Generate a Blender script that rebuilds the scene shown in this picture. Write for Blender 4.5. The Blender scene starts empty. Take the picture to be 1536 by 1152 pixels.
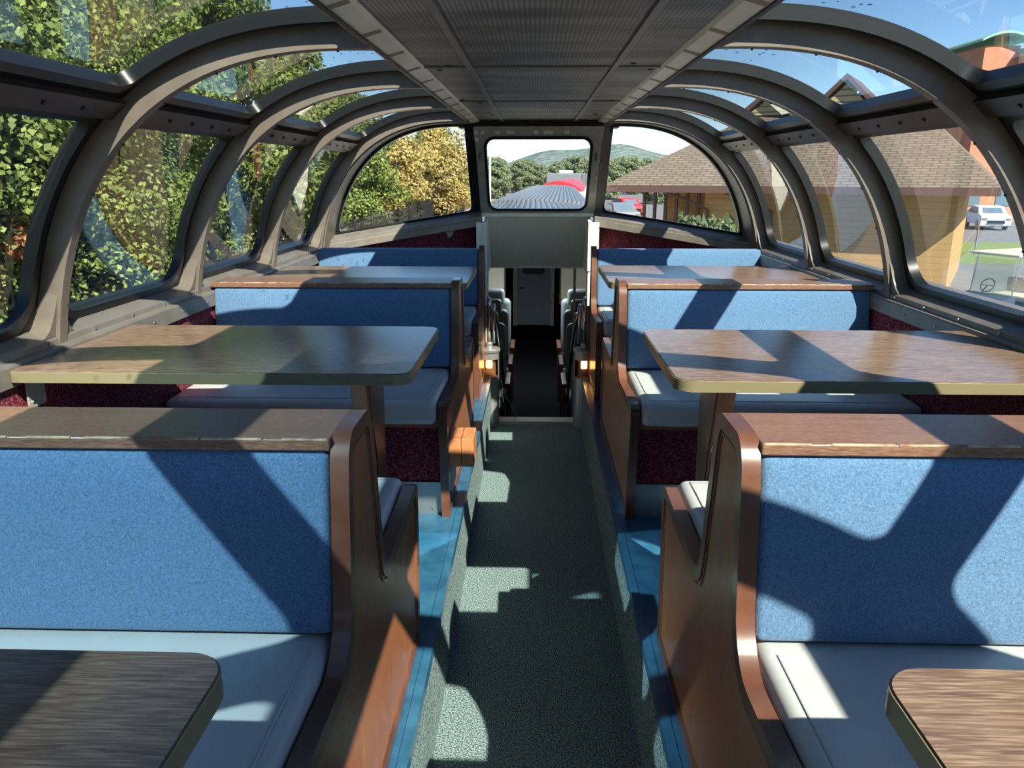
import bpy, bmesh, math, random
import numpy as np
from mathutils import Vector, Matrix
random.seed(7); np.random.seed(7)
S = bpy.context.scene
COL = S.collection
PI = math.pi

# ------------------------------------------------------------------ camera
TH = math.atan2(576-262, 1155.0); PS = math.atan2((803-768)*math.cos(TH), 1155.0)
cam_d = bpy.data.cameras.new('camera'); cam = bpy.data.objects.new('camera', cam_d); COL.objects.link(cam)
cam_d.sensor_fit = 'HORIZONTAL'; cam_d.sensor_width = 36.0; cam_d.lens = 36.0*1155.0/1536.0
cam_d.clip_start = .02; cam_d.clip_end = 2000
F = Vector((-math.sin(PS)*math.cos(TH), math.cos(PS)*math.cos(TH), -math.sin(TH)))
R = Vector((math.cos(PS), math.sin(PS), 0)); U = R.cross(F)
cam.matrix_world = Matrix(((R.x, U.x, -F.x, -.018), (R.y, U.y, -F.y, 0), (R.z, U.z, -F.z, 1.58), (0, 0, 0, 1)))
S.camera = cam

# ------------------------------------------------------------------ light
SUN_K = Vector((-.61, 1.015, -1.0))            # direction sunlight travels
sun_d = bpy.data.lights.new('sun', 'SUN'); sun_d.energy = 12.5; sun_d.angle = math.radians(.53); sun_d.color = (1, .92, .80)
sun = bpy.data.objects.new('sun', sun_d); COL.objects.link(sun); sun.location = (3, -6, 9)
sun.rotation_euler = SUN_K.to_track_quat('-Z', 'Y').to_euler()
# the same sun mirrored by a glass facade standing off to the left behind the car
ref_d = bpy.data.lights.new('facade_reflection', 'SPOT'); ref_d.energy = 128000; ref_d.shadow_soft_size = .2; ref_d.spot_size = math.radians(2.5); ref_d.spot_blend = .4; ref_d.color = (.66, .88, .97)
ref = bpy.data.objects.new('facade_reflection', ref_d); COL.objects.link(ref); ref.location = Vector((-1.12, 1.0, 1.0))-Vector((.80, .90, -1.0))*26
ref.rotation_euler = Vector((.80, .90, -1.0)).to_track_quat('-Z', 'Y').to_euler()
W = bpy.data.worlds.new('world'); S.world = W; W.use_nodes = True
nt = W.node_tree; bg = nt.nodes['Background']
sky = nt.nodes.new('ShaderNodeTexSky'); sky.sky_type = 'NISHITA'; sky.sun_disc = False
sky.sun_elevation = math.asin(1/SUN_K.length); sky.sun_rotation = math.atan2(-SUN_K.x, -SUN_K.y)
sky.altitude = 900; sky.air_density = .85; sky.dust_density = .05; sky.ozone_density = 2.6
hs = nt.nodes.new('ShaderNodeHueSaturation'); hs.inputs['Saturation'].default_value = 1.1
nt.links.new(sky.outputs[0], hs.inputs['Color']); nt.links.new(hs.outputs[0], bg.inputs[0]); bg.inputs[1].default_value = .215
S.view_settings.view_transform = 'Standard'; S.view_settings.look = 'None'; S.view_settings.gamma = 1
S.view_settings.exposure = 0.13; S.view_settings.use_curve_mapping = False

# ------------------------------------------------------------------ materials
def srgb(r, g, b):
    f = lambda c: (c/255)/12.92 if c/255 <= .04045 else ((c/255+.055)/1.055)**2.4
    return (f(r), f(g), f(b), 1)
def lin(c, k): return (c[0]*k, c[1]*k, c[2]*k, 1)
def mat(name, col, rough=.5, metal=0, spec=.5, var=None, bump=None, coat=0, sheen=0, scale_axis=None):
    """var=(color2, scale, detail, lo, hi) noise mix; bump=(scale, strength, dist); scale_axis stretches the noise"""
    m = bpy.data.materials.new(name); m.use_nodes = True; n = m.node_tree.nodes; l = m.node_tree.links
    b = n['Principled BSDF']; b.inputs['Base Color'].default_value = col
    b.inputs['Roughness'].default_value = rough; b.inputs['Metallic'].default_value = metal
    b.inputs['Specular IOR Level'].default_value = spec
    if coat: b.inputs['Coat Weight'].default_value = coat; b.inputs['Coat Roughness'].default_value = .12
    if sheen: b.inputs['Sheen Weight'].default_value = sheen
    tc = n.new('ShaderNodeTexCoord'); mp = n.new('ShaderNodeMapping'); l.new(tc.outputs['Object'], mp.inputs[0])
    if scale_axis: mp.inputs['Scale'].default_value = scale_axis
    if var:
        c2, sc, de, lo, hi = var
        no = n.new('ShaderNodeTexNoise'); no.inputs['Scale'].default_value = sc; no.inputs['Detail'].default_value = de
        l.new(mp.outputs[0], no.inputs[0])
        mr = n.new('ShaderNodeMapRange'); mr.inputs[1].default_value = lo; mr.inputs[2].default_value = hi
        l.new(no.outputs[0], mr.inputs[0])
        mx = n.new('ShaderNodeMix'); mx.data_type = 'RGBA'; mx.inputs[6].default_value = col; mx.inputs[7].default_value = c2
        l.new(mr.outputs[0], mx.inputs[0]); l.new(mx.outputs[2], b.inputs['Base Color'])
    if bump:
        nb = n.new('ShaderNodeTexNoise'); nb.inputs['Scale'].default_value = bump[0]; nb.inputs['Detail'].default_value = 3
        l.new(mp.outputs[0], nb.inputs[0])
        bp = n.new('ShaderNodeBump'); bp.inputs['Strength'].default_value = bump[1]; bp.inputs['Distance'].default_value = bump[2]
        l.new(nb.outputs[0], bp.inputs['Height']); l.new(bp.outputs[0], b.inputs['Normal'])
    return m
def wood(name, c1, c2, c3, axis, rough, coat=0, fine=60):
    """streaky wood: axis = mapping scale, small along the grain"""
    m = bpy.data.materials.new(name); m.use_nodes = True; n = m.node_tree.nodes; l = m.node_tree.links
    b = n['Principled BSDF']; b.inputs['Roughness'].default_value = rough
    if coat: b.inputs['Coat Weight'].default_value = coat; b.inputs['Coat Roughness'].default_value = .15
    tc = n.new('ShaderNodeTexCoord'); mp = n.new('ShaderNodeMapping'); mp.inputs['Scale'].default_value = axis
    l.new(tc.outputs['Object'], mp.inputs[0])
    a = n.new('ShaderNodeTexNoise'); a.inputs['Scale'].default_value = 6; a.inputs['Detail'].default_value = 8; a.inputs['Distortion'].default_value = .6
    a.inputs['Roughness'].default_value = .7
    g = n.new('ShaderNodeTexNoise'); g.inputs['Scale'].default_value = fine; g.inputs['Detail'].default_value = 4
    l.new(mp.outputs[0], a.inputs[0]); l.new(mp.outputs[0], g.inputs[0])
    r1 = n.new('ShaderNodeValToRGB'); e = r1.color_ramp.elements; e[0].position = .32; e[0].color = c1; e[1].position = .68; e[1].color = c2
    l.new(a.outputs[0], r1.inputs[0])
    r2 = n.new('ShaderNodeMapRange'); r2.inputs[1].default_value = .45; r2.inputs[2].default_value = .7; l.new(g.outputs[0], r2.inputs[0])
    mx = n.new('ShaderNodeMix'); mx.data_type = 'RGBA'; mx.inputs[7].default_value = c3
    ml = n.new('ShaderNodeMath'); ml.operation = 'MULTIPLY'; ml.inputs[1].default_value = .7; l.new(r2.outputs[0], ml.inputs[0])
    l.new(ml.outputs[0], mx.inputs[0]); l.new(r1.outputs[0], mx.inputs[6]); l.new(mx.outputs[2], b.inputs['Base Color'])
    return m
def glass_mat(name, tint, ior=1.45, fog=False):
    m = bpy.data.materials.new(name); m.use_nodes = True; n = m.node_tree.nodes; l = m.node_tree.links
    n.remove(n['Principled BSDF']); out = n['Material Output']
    t = n.new('ShaderNodeBsdfTransparent'); t.inputs[0].default_value = tint
    g = n.new('ShaderNodeBsdfGlossy'); g.inputs['Roughness'].default_value = .01
    lw = n.new('ShaderNodeLayerWeight'); pw_ = n.new('ShaderNodeMath'); pw_.operation = 'POWER'; pw_.inputs[1].default_value = 3.6; l.new(lw.outputs['Facing'], pw_.inputs[0])
    fr = n.new('ShaderNodeMath'); fr.operation = 'MULTIPLY_ADD'; fr.inputs[1].default_value = .9; fr.inputs[2].default_value = .065; l.new(pw_.outputs[0], fr.inputs[0])
    lw.inputs[0].default_value = .5
    mx = n.new('ShaderNodeMixShader'); l.new(fr.outputs[0], mx.inputs[0]); l.new(t.outputs[0], mx.inputs[1]); l.new(g.outputs[0], mx.inputs[2])
    if fog:   # condensation and dried film on the lower left of the pane
        d = n.new('ShaderNodeBsdfDiffuse'); d.inputs[0].default_value = (.75, .8, .82, 1)
        tc = n.new('ShaderNodeTexCoord'); mp = n.new('ShaderNodeVectorMath'); mp.operation = 'DISTANCE'
        mp.inputs[1].default_value = (-.2, 5.6, 1.42); l.new(tc.outputs['Object'], mp.inputs[0])
        mr = n.new('ShaderNodeMapRange'); mr.inputs[1].default_value = .05; mr.inputs[2].default_value = .24; mr.inputs[3].default_value = .38; mr.inputs[4].default_value = .03
        mr.interpolation_type = 'SMOOTHSTEP'
        l.new(mp.outputs['Value'], mr.inputs[0])
        no = n.new('ShaderNodeTexNoise'); no.inputs['Scale'].default_value = 9; l.new(tc.outputs['Object'], no.inputs[0])
        mm = n.new('ShaderNodeMath'); mm.operation = 'MULTIPLY'; l.new(mr.outputs[0], mm.inputs[0]); l.new(no.outputs[0], mm.inputs[1])
        m2 = n.new('ShaderNodeMath'); m2.operation = 'MULTIPLY'; m2.inputs[1].default_value = 2; l.new(mm.outputs[0], m2.inputs[0])
        mx2 = n.new('ShaderNodeMixShader'); l.new(m2.outputs[0], mx2.inputs[0]); l.new(mx.outputs[0], mx2.inputs[1]); l.new(d.outputs[0], mx2.inputs[2]); mx = mx2
    l.new(mx.outputs[0], out.inputs[0]); return m
def emis(name, col, s):
    m = bpy.data.materials.new(name); m.use_nodes = True; b = m.node_tree.nodes['Principled BSDF']
    b.inputs['Base Color'].default_value = col; b.inputs['Emission Color'].default_value = col; b.inputs['Emission Strength'].default_value = s
    return m
def stripes(name, c1, c2, axis, freq, rough, metal=0, width=.5, bumpd=0):
    m = bpy.data.materials.new(name); m.use_nodes = True; n = m.node_tree.nodes; l = m.node_tree.links
    b = n['Principled BSDF']; b.inputs['Roughness'].default_value = rough; b.inputs['Metallic'].default_value = metal
    tc = n.new('ShaderNodeTexCoord'); sp = n.new('ShaderNodeSeparateXYZ'); l.new(tc.outputs['Object'], sp.inputs[0])
    mu = n.new('ShaderNodeMath'); mu.operation = 'MULTIPLY'; mu.inputs[1].default_value = freq; l.new(sp.outputs[axis], mu.inputs[0])
    fr = n.new('ShaderNodeMath'); fr.operation = 'FRACT'; l.new(mu.outputs[0], fr.inputs[0])
    gt = n.new('ShaderNodeMath'); gt.operation = 'GREATER_THAN'; gt.inputs[1].default_value = width; l.new(fr.outputs[0], gt.inputs[0])
    mx = n.new('ShaderNodeMix'); mx.data_type = 'RGBA'; mx.inputs[6].default_value = c1; mx.inputs[7].default_value = c2
    l.new(gt.outputs[0], mx.inputs[0]); l.new(mx.outputs[2], b.inputs['Base Color'])
    if bumpd:
        bp = n.new('ShaderNodeBump'); bp.inputs['Distance'].default_value = bumpd; l.new(fr.outputs[0], bp.inputs['Height']); l.new(bp.outputs[0], b.inputs['Normal'])
    return m
def shingle(name, c1, c2, sc, w=.5, h=.25):
    m = bpy.data.materials.new(name); m.use_nodes = True; n = m.node_tree.nodes; l = m.node_tree.links
    b = n['Principled BSDF']; b.inputs['Roughness'].default_value = .9
    uv = n.new('ShaderNodeUVMap'); br = n.new('ShaderNodeTexBrick'); l.new(uv.outputs[0], br.inputs[0])
    br.inputs['Color1'].default_value = c1; br.inputs['Color2'].default_value = c2; br.inputs['Mortar'].default_value = lin(c1, .45)
    br.inputs['Scale'].default_value = sc; br.inputs['Mortar Size'].default_value = .03; br.inputs['Brick Width'].default_value = w; br.inputs['Row Height'].default_value = h
    l.new(br.outputs[0], b.inputs['Base Color']); return m
def ceiling_mat():
    m = mat('perforated_ceiling_metal', (.10, .095, .088, 1), .45, .15, var=((.36, .34, .32, 1), 3, 7, .40, .70), scale_axis=(.6, 2.6, 1))
    n = m.node_tree.nodes; l = m.node_tree.links; b = n['Principled BSDF']
    tc = n.new('ShaderNodeTexCoord'); vo = n.new('ShaderNodeTexVoronoi'); vo.inputs['Scale'].default_value = 95; vo.inputs['Randomness'].default_value = 0
    l.new(tc.outputs['Object'], vo.inputs[0])
    mr = n.new('ShaderNodeMapRange'); mr.inputs[1].default_value = .25; mr.inputs[2].default_value = .33; l.new(vo.outputs['Distance'], mr.inputs[0])
    src = b.inputs['Base Color'].links[0].from_socket
    mx = n.new('ShaderNodeMix'); mx.data_type = 'RGBA'; mx.inputs[6].default_value = (.006, .006, .007, 1)
    l.new(mr.outputs[0], mx.inputs[0]); l.new(src, mx.inputs[7]); l.new(mx.outputs[2], b.inputs['Base Color'])
    return m

M = {}
M['fabric'] = mat('blue_fabric', (.060, .125, .22, 1), .95, spec=.15, var=((.115, .22, .36, 1), 260, 2, .3, .7), bump=(350, .5, .002), sheen=.25)
M['vinyl'] = mat('grey_vinyl', (.55, .565, .54, 1), .3, var=((.49, .505, .49, 1), 6, 3, .3, .7), bump=(180, .08, .002))
M['burg'] = mat('burgundy_carpet', (.085, .010, .022, 1), 1, spec=.1, var=((.30, .085, .11, 1), 150, 2, .4, .7), bump=(150, .9, .004))
M['carpet'] = mat('teal_carpet', (.020, .046, .050, 1), 1, spec=.05, var=((.42, .54, .53, 1), 210, 3, .37, .70), bump=(230, 1, .005))
M['lino'] = mat('blue_linoleum', (.018, .085, .16, 1), .28, var=((.04, .15, .25, 1), 14, 6, .35, .75))
M['wood'] = wood('walnut_veneer', (.20, .070, .028, 1), (.36, .135, .055, 1), (.46, .19, .085, 1), (14, 14, .8), .36, coat=.15)
M['trim'] = mat('oak_edge_trim', (.10, .038, .020, 1), .32, var=((.20, .085, .045, 1), 7, 6, .38, .75), coat=.35)
M['cap'] = wood('worn_walnut_cap', (.12, .055, .035, 1), (.20, .10, .065, 1), (.36, .23, .15, 1), (1, 16, 16), .34)
M['tabletop'] = wood('woodgrain_laminate', (.095, .055, .038, 1), (.23, .145, .10, 1), (.40, .28, .19, 1), (1.0, 17, 17), .2, fine=24)
M['tedge'] = mat('table_edge_vinyl', (.19, .165, .09, 1), .3)
M['tedge_dark'] = mat('table_edge_dark', (.015, .012, .010, 1), .3)
M['gold'] = mat('gold_line', (.35, .26, .14, 1), .4)
M['ledwood'] = wood('orange_oak', (.42, .15, .055, 1), (.55, .22, .085, 1), (.60, .28, .12, 1), (8, 8, .8), .4)
M['rib'] = mat('brown_grey_painted_metal', (.135, .112, .088, 1), .42, .0, spec=.4, var=((.17, .145, .118, 1), 9, 4, .35, .7))
M['sill'] = mat('grey_brown_sill_metal', (.15, .132, .112, 1), .40, .1, var=((.19, .17, .145, 1), 12, 4, .35, .7))
M['frame'] = mat('dark_bronze_frame', (.012, .012, .012, 1), .45, .0, spec=.2)
M['rail'] = mat('dark_purple_grey_rail', (.04, .036, .038, 1), .4, .2, spec=.4, var=((.08, .055, .05, 1), 5, 4, .4, .7))
M['rubber'] = mat('black_rubber_gasket', (.008, .009, .009, 1), .36, spec=.35)
M['bolt'] = mat('bolt_head', (.01, .01, .01, 1), .5)
M['screw'] = mat('bright_screw', (.5, .5, .48, 1), .3, 1)
M['glass'] = glass_mat('curved_pane_glass', (.86, .92, .90, 1), 1.4)
M['fogglass'] = glass_mat('end_pane_glass', (.88, .93, .91, 1), 1.4, fog=True)
M['ceil'] = ceiling_mat()
M['seam'] = mat('ceiling_batten', (.16, .155, .145, 1), .4, .2)
M['valance'] = mat('aged_cream_valance', (.90, .84, .70, 1), .3, var=((.76, .68, .54, 1), 6, 4, .4, .8))
M['vstripe'] = mat('valance_stripe', (.30, .22, .12, 1), .5)  # narrow brown cross stripes repeated along the valance
M['alu'] = mat('dull_aluminium', (.34, .33, .29, 1), .42, .25, var=((.44, .43, .39, 1), 20, 4, .3, .7))
M['kick'] = mat('brushed_kick_plate', (.30, .34, .35, 1), .38, .8, var=((.42, .46, .47, 1), 8, 3, .3, .7), scale_axis=(1, 1, .1))
M['cream'] = mat('cream_paint', (.84, .81, .66, 1), .45, var=((.78, .75, .61, 1), 5, 4, .3, .7))
M['chrome'] = mat('polished_steel', (.62, .62, .62, 1), .12, 1)
M['bollard'] = mat('brushed_steel_tube', (.42, .42, .40, 1), .38, .75, var=((.52, .51, .48, 1), 8, 3, .3, .7), scale_axis=(1, 1, .3))
M['amber'] = emis('amber_lamp', (1, .50, .14, 1), 9)
M['niche'] = mat('lamp_recess_copper', (.22, .09, .04, 1), .35, .3)
M['tape'] = mat('old_tape', (.62, .60, .50, 1), .6)
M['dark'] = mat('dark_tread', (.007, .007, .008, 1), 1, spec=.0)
M['door'] = mat('slate_blue_door', (.22, .26, .33, 1), .5)
M['coach'] = mat('grey_coach_seat', (.10, .13, .13, 1), .6)
M['brass'] = mat('brass_latch', (.16, .14, .10, 1), .35, .9)
M['worn'] = mat('worn_bare_edge', (.50, .38, .24, 1), .5, var=((.24, .12, .07, 1), 30, 4, .4, .65))
M['plaster'] = mat('torn_padding', (.45, .40, .30, 1), .9)

# ------------------------------------------------------------------ mesh builder
class MB:
    def __init__(s): s.v = []; s.f = []; s.mi = []; s.cur = 0; s.uv = None
    def add(s, vs, fs):
        o = len(s.v); s.v += [tuple(v) for v in vs]; s.f += [tuple(i+o for i in f) for f in fs]; s.mi += [s.cur]*len(fs); return s
    def box(s, x0, x1, y0, y1, z0, z1):
        if x0 > x1: x0, x1 = x1, x0
        v = [(x, y, z) for x in (x0, x1) for y in (y0, y1) for z in (z0, z1)]
        return s.add(v, [(0, 1, 3, 2), (4, 6, 7, 5), (0, 4, 5, 1), (2, 3, 7, 6), (0, 2, 6, 4), (1, 5, 7, 3)])
    def prism(s, poly, axis, a, b):
        """poly in the two other axes (in xyz order), extruded from a to b"""
        n = len(poly); P = lambda p, t: (t, p[0], p[1]) if axis == 0 else ((p[0], t, p[1]) if axis == 1 else (p[0], p[1], t))
        return s.add([P(p, a) for p in poly]+[P(p, b) for p in poly],
                     [tuple(range(n-1, -1, -1)), tuple(range(n, 2*n))]+[(i, (i+1) % n, n+(i+1) % n, n+i) for i in range(n)])
    def ring(s, outer, inner, axis, a, b):
        """frame between two outlines of equal length"""
        n = len(outer); P = lambda p, t: (t, p[0], p[1]) if axis == 0 else ((p[0], t, p[1]) if axis == 1 else (p[0], p[1], t))
        vs = [P(p, a) for p in outer]+[P(p, a) for p in inner]+[P(p, b) for p in outer]+[P(p, b) for p in inner]
        fs = []
        for i in range(n):
            j = (i+1) % n
            fs += [(i, n+i, n+j, j), (2*n+i, 2*n+j, 3*n+j, 3*n+i), (i, j, 2*n+j, 2*n+i), (n+i, 3*n+i, 3*n+j, n+j)]
        return s.add(vs, fs)
    def grid(s, rows, closed_u=False, closed_v=False):
        nu, nv = len(rows), len(rows[0]); vs = [p for r in rows for p in r]; fs = []
        for i in range(nu if closed_u else nu-1):
            for j in range(nv if closed_v else nv-1):
                a, b = i*nv+j, i*nv+(j+1) % nv; c, d = ((i+1) % nu)*nv+(j+1) % nv, ((i+1) % nu)*nv+j
                fs.append((a, b, c, d))
        return s.add(vs, fs)
    def tube(s, path, r, n=10, caps=True):
        P = [Vector(p) for p in path]; rows = []; up = Vector((.3, .2, .9))
        for i, p in enumerate(P):
            t = (P[min(i+1, len(P)-1)]-P[max(i-1, 0)]).normalized()
            a = t.cross(up);
            if a.length < .05: a = t.cross(Vector((1, 0, 0)))
            a.normalize(); b = t.cross(a); rr = r[i] if isinstance(r, (list, tuple)) else r
            rows.append([tuple(p+(a*math.cos(2*PI*k/n)+b*math.sin(2*PI*k/n))*rr) for k in range(n)])
        o = len(s.v); s.grid(rows, closed_v=True)
        if caps: s.f += [tuple(o+k for k in range(n)), tuple(o+(len(P)-1)*n+k for k in range(n-1, -1, -1))]; s.mi += [s.cur]*2
        return s
    def lathe(s, prof, cx=0, cy=0, n=24):
        return s.grid([[(cx+r*math.cos(2*PI*k/n), cy+r*math.sin(2*PI*k/n), z) for k in range(n)] for r, z in prof], closed_v=True)
    def build(s, name, mats, parent=None, smooth=False, bevel=0, seg=2, recalc=True, sub=0, auto=None):
        me = bpy.data.meshes.new(name); me.from_pydata(s.v, [], s.f)
        for m in (mats if isinstance(mats, (list, tuple)) else [mats]): me.materials.append(m)
        for p, i in zip(me.polygons, s.mi): p.material_index = i
        if recalc:
            bm = bmesh.new(); bm.from_mesh(me); bmesh.ops.recalc_face_normals(bm, faces=bm.faces); bm.to_mesh(me); bm.free()
        if smooth:
            for p in me.polygons: p.use_smooth = True
            if auto is not None:
                bm = bmesh.new(); bm.from_mesh(me)
                for e in bm.edges:
                    if len(e.link_faces) == 2 and e.calc_face_angle(0) > auto: e.smooth = False
                bm.to_mesh(me); bm.free()
        me.update(); o = bpy.data.objects.new(name, me); COL.objects.link(o)
        if bevel:
            b = o.modifiers.new('bevel', 'BEVEL'); b.width = bevel; b.segments = seg; b.limit_method = 'ANGLE'; b.angle_limit = math.radians(35)
            if not smooth:
                for p in me.polygons: p.use_smooth = True
                b.harden_normals = True
        if sub: m_ = o.modifiers.new('sub', 'SUBSURF'); m_.levels = sub; m_.render_levels = sub
        if parent: o.parent = parent
        return o
def empty(name, loc=(0, 0, 0), rz=0):
    o = bpy.data.objects.new(name, None); COL.objects.link(o); o.location = loc; o.rotation_euler[2] = rz; o.empty_display_size = .1; return o
def tag(o, label, cat, group=None):
    o['label'] = label; o['category'] = cat
    if group: o['group'] = group
    return o
def struct(o): o['kind'] = 'structure'; return o
def copy_tree(o, parent=None):
    c = o.copy(); COL.objects.link(c); c.parent = parent
    for ch in list(o.children): copy_tree(ch, c)
    return c
def rrect(x0, x1, y0, y1, r, n=6):
    """rounded rectangle outline, r = radius or 4 radii (x1y1, x0y1, x0y0, x1y0)"""
    r = r if isinstance(r, (list, tuple)) else [r]*4; out = []
    for k, (cx, cy, sx, sy) in enumerate(((x1, y1, -1, -1), (x0, y1, 1, -1), (x0, y0, 1, 1), (x1, y0, -1, 1))):
        rr = r[k]
        for i in range(n+1):
            a = PI/2*(k+i/n); out.append((cx+sx*rr+rr*math.cos(a), cy+sy*rr+rr*math.sin(a)))
    return out
def inset(poly, d):
    """inset a counter-clockwise outline by d (simple vertex offset)"""
    n = len(poly); out = []
    for i in range(n):
        p0 = Vector(poly[i-1]); p = Vector(poly[i]); p1 = Vector(poly[(i+1) % n])
        a = (p-p0).normalized(); b = (p1-p).normalized(); na = Vector((-a.y, a.x)); nb = Vector((-b.y, b.x))
        m = (na+nb); L = m.length
        m = na if L < 1e-6 else m/L; k = max(.35, m.dot(na)); out.append(tuple(p+m*(d/k)))
    return out
def smooth_corners(poly, rads, n=5):
    """round the corners of a polygon; rads per vertex"""
    out = []; N = len(poly)
    for i in range(N):
        p0, p, p1 = Vector(poly[i-1]), Vector(poly[i]), Vector(poly[(i+1) % N]); r = rads[i]
        a = (p0-p); b = (p1-p); d = min(r, a.length*.48, b.length*.48); A = p+a.normalized()*d; B = p+b.normalized()*d
        if r == 0: out.append(tuple(p)); continue
        for k in range(n+1):
            t = k/n; out.append(tuple(A*(1-t)**2+p*2*t*(1-t)+B*t*t))
    return out

# ------------------------------------------------------------------ dome cross-section
PTS = np.array([(1.372, 1.07), (1.36, 1.15), (1.343, 1.235), (1.304, 1.37), (1.277, 1.435), (1.213, 1.548), (1.127, 1.66), (1.05, 1.729), (.948, 1.796), (.835, 1.842), (.672, 1.880), (.506, 1.891), (.41, 1.889), (.36, 1.888)])
seg_ = np.hypot(*np.diff(PTS, axis=0).T); arc = np.concatenate([[0], np.cumsum(seg_)]); LEN = arc[-1]
cxp = np.polyfit(arc/LEN, PTS[:, 0], 6); czp = np.polyfit(arc/LEN, PTS[:, 1], 6)
dxp, dzp = np.polyder(cxp), np.polyder(czp)
def prof(s, off=0):
    """point (x>0, z) on the right profile at arc length s, offset outward"""
    t = s/LEN; x, z = np.polyval(cxp, t), np.polyval(czp, t); dx, dz = np.polyval(dxp, t), np.polyval(dzp, t); L = math.hypot(dx, dz)
    nx, nz = dz/L, -dx/L
    return (x+nx*off, z+nz*off)
def find_s(fn, a=0, b=LEN):
    """bisect fn(s)=0"""
    fa = fn(a)
    for _ in range(50):
        m = (a+b)/2
        if (fn(m) > 0) == (fa > 0): a = m
        else: b = m
    return (a+b)/2
GO = .083      # glass offset from the rib's inner edge
s_foot = find_s(lambda s: prof(s)[1]-1.145, 0, .4)
s_glass0 = find_s(lambda s: prof(s, GO)[1]-1.172, 0, .4)
rat = lambda s: (prof(s, GO)[1]-1.58)/prof(s, GO)[0]
s_r0 = find_s(lambda s: rat(s)-.966/7.2, .2, 1.1)     # rail lower edge
s_r1 = find_s(lambda s: rat(s)-.966/4.95, .2, 1.2)    # rail upper edge
s_ceil = find_s(lambda s: prof(s)[0]-.43, .6, LEN)
PITCH = .927
RIBS = [3.07+PITCH*k for k in range(-7, 3)]           # far face of each rib (3.07 is one)
RIBS = [y for y in RIBS if y > -3.9]
RT = .038; RD = .072
Y0 = RIBS[0]-.6; YE = RIBS[-1]                         # back and front ends of the side glazing
def sidept(sg, s, off, y): x, z = prof(s, off); return (sg*x, y, z)
def frange(a, b, n): return [a+(b-a)*i/n for i in range(n+1)]
# ribs
ti = 1
for y in RIBS:
    for sg in (-1, 1):
        mb = MB(); rows = []
        for s in frange(s_foot-.03, s_ceil+.03, 40):
            rows.append([sidept(sg, s, 0, y-RT), sidept(sg, s, 0, y), sidept(sg, s, RD+.018, y), sidept(sg, s, RD+.018, y-RT)])
        mb.grid(rows, closed_v=True); mb.add(rows[0], [(0, 1, 2, 3)]); mb.add(rows[-1], [(3, 2, 1, 0)])
        # curved foot gusset on the camera side and the far side
        for d in (-1, 1):
            yb = y-RT if d < 0 else y
            P0 = [(yb, 0), (yb+d*.055, 0), (yb+d*.03, .02), (yb+d*.012, .055), (yb, .12)]
            for q in range(1, 4):
                a, b = P0[q], P0[q+1]
            vs = []
            for (yy, hh) in P0:
                for o_ in (.012, .08): vs.append(sidept(sg, s_foot+hh-.01, o_, yy))
            n5 = len(P0); fs = [(2*i, 2*i+1, 2*i+3, 2*i+2) for i in range(n5-1)]+[tuple(2*i for i in range(n5)), tuple(2*i+1 for i in range(n5-1, -1, -1))]
            mb.add(vs, fs)
        # small dark screws along the inner edge
        mb.cur = 1
        for k in range(8):
            s = s_foot+.08+k*(s_ceil-s_foot-.1)/7.5
            c = Vector(sidept(sg, s, .0, y-.006)); t = Vector(sidept(sg, s, -.004, y-.006))-c; mb.tube([c-t, c+t], .0035, 6)
        c = Vector(sidept(sg, s_foot+.03, .03, y-RT)); mb.cur = 2; mb.tube([c, c+Vector((0, -.003, 0))], .004, 8)
        c = Vector(sidept(sg, s_foot+.01, .055, y-RT)); mb.tube([c, c+Vector((0, -.003, 0))], .003, 8)
        o = mb.build('trim_%d' % ti, [M['rib'], M['bolt'], M['screw']], bevel=.003, seg=1); struct(o); ti += 1
# side and roof windows between the ribs
wi = 1
def band(sg, outl, inl, y_s, off0, off1, name, m, parent):
    """ring in (y, s) space bent onto the dome"""
    mb = MB(); n = len(outl)
    vs = []
    for L_, o_ in ((outl, off0), (inl, off0), (outl, off1), (inl, off1)):
        vs += [sidept(sg, p[1], o_, p[0]) for p in L_]
    fs = []
    for i in range(n):
        j = (i+1) % n; fs += [(i, n+i, n+j, j), (2*n+i, 2*n+j, 3*n+j, 3*n+i), (i, j, 2*n+j, 2*n+i), (n+i, 3*n+i, 3*n+j, n+j)]
    mb.add(vs, fs); return mb.build(name, m, parent, smooth=True, auto=.6)
def rr_s(y0, y1, s0, s1, r, ny=3, ns=14, n=7):
    """rounded rectangle with extra points along the long (s) sides"""
    pts = rrect(y0, y1, s0, s1, r, n); out = []
    for i in range(len(pts)):
        a = pts[i]; b = pts[(i+1) % len(pts)]; out.append(a)
        L_ = math.hypot(b[0]-a[0], b[1]-a[1])
        if L_ > .12:
            k = ns if abs(b[1]-a[1]) > abs(b[0]-a[0]) else ny
            for q in range(1, k): out.append((a[0]+(b[0]-a[0])*q/k, a[1]+(b[1]-a[1])*q/k))
    return out
def pane(sg, y0, y1, s0, s1, name, m, parent, off):
    mb = MB(); mb.grid([[sidept(sg, s, off, y) for y in (y0, (y0+y1)/2, y1)] for s in frange(s0, s1, 20)])
    return mb.build(name, m, parent, smooth=True, recalc=False)
bays = [(RIBS[i], RIBS[i+1]-RT) for i in range(len(RIBS)-1)]
MG = .034
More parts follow.
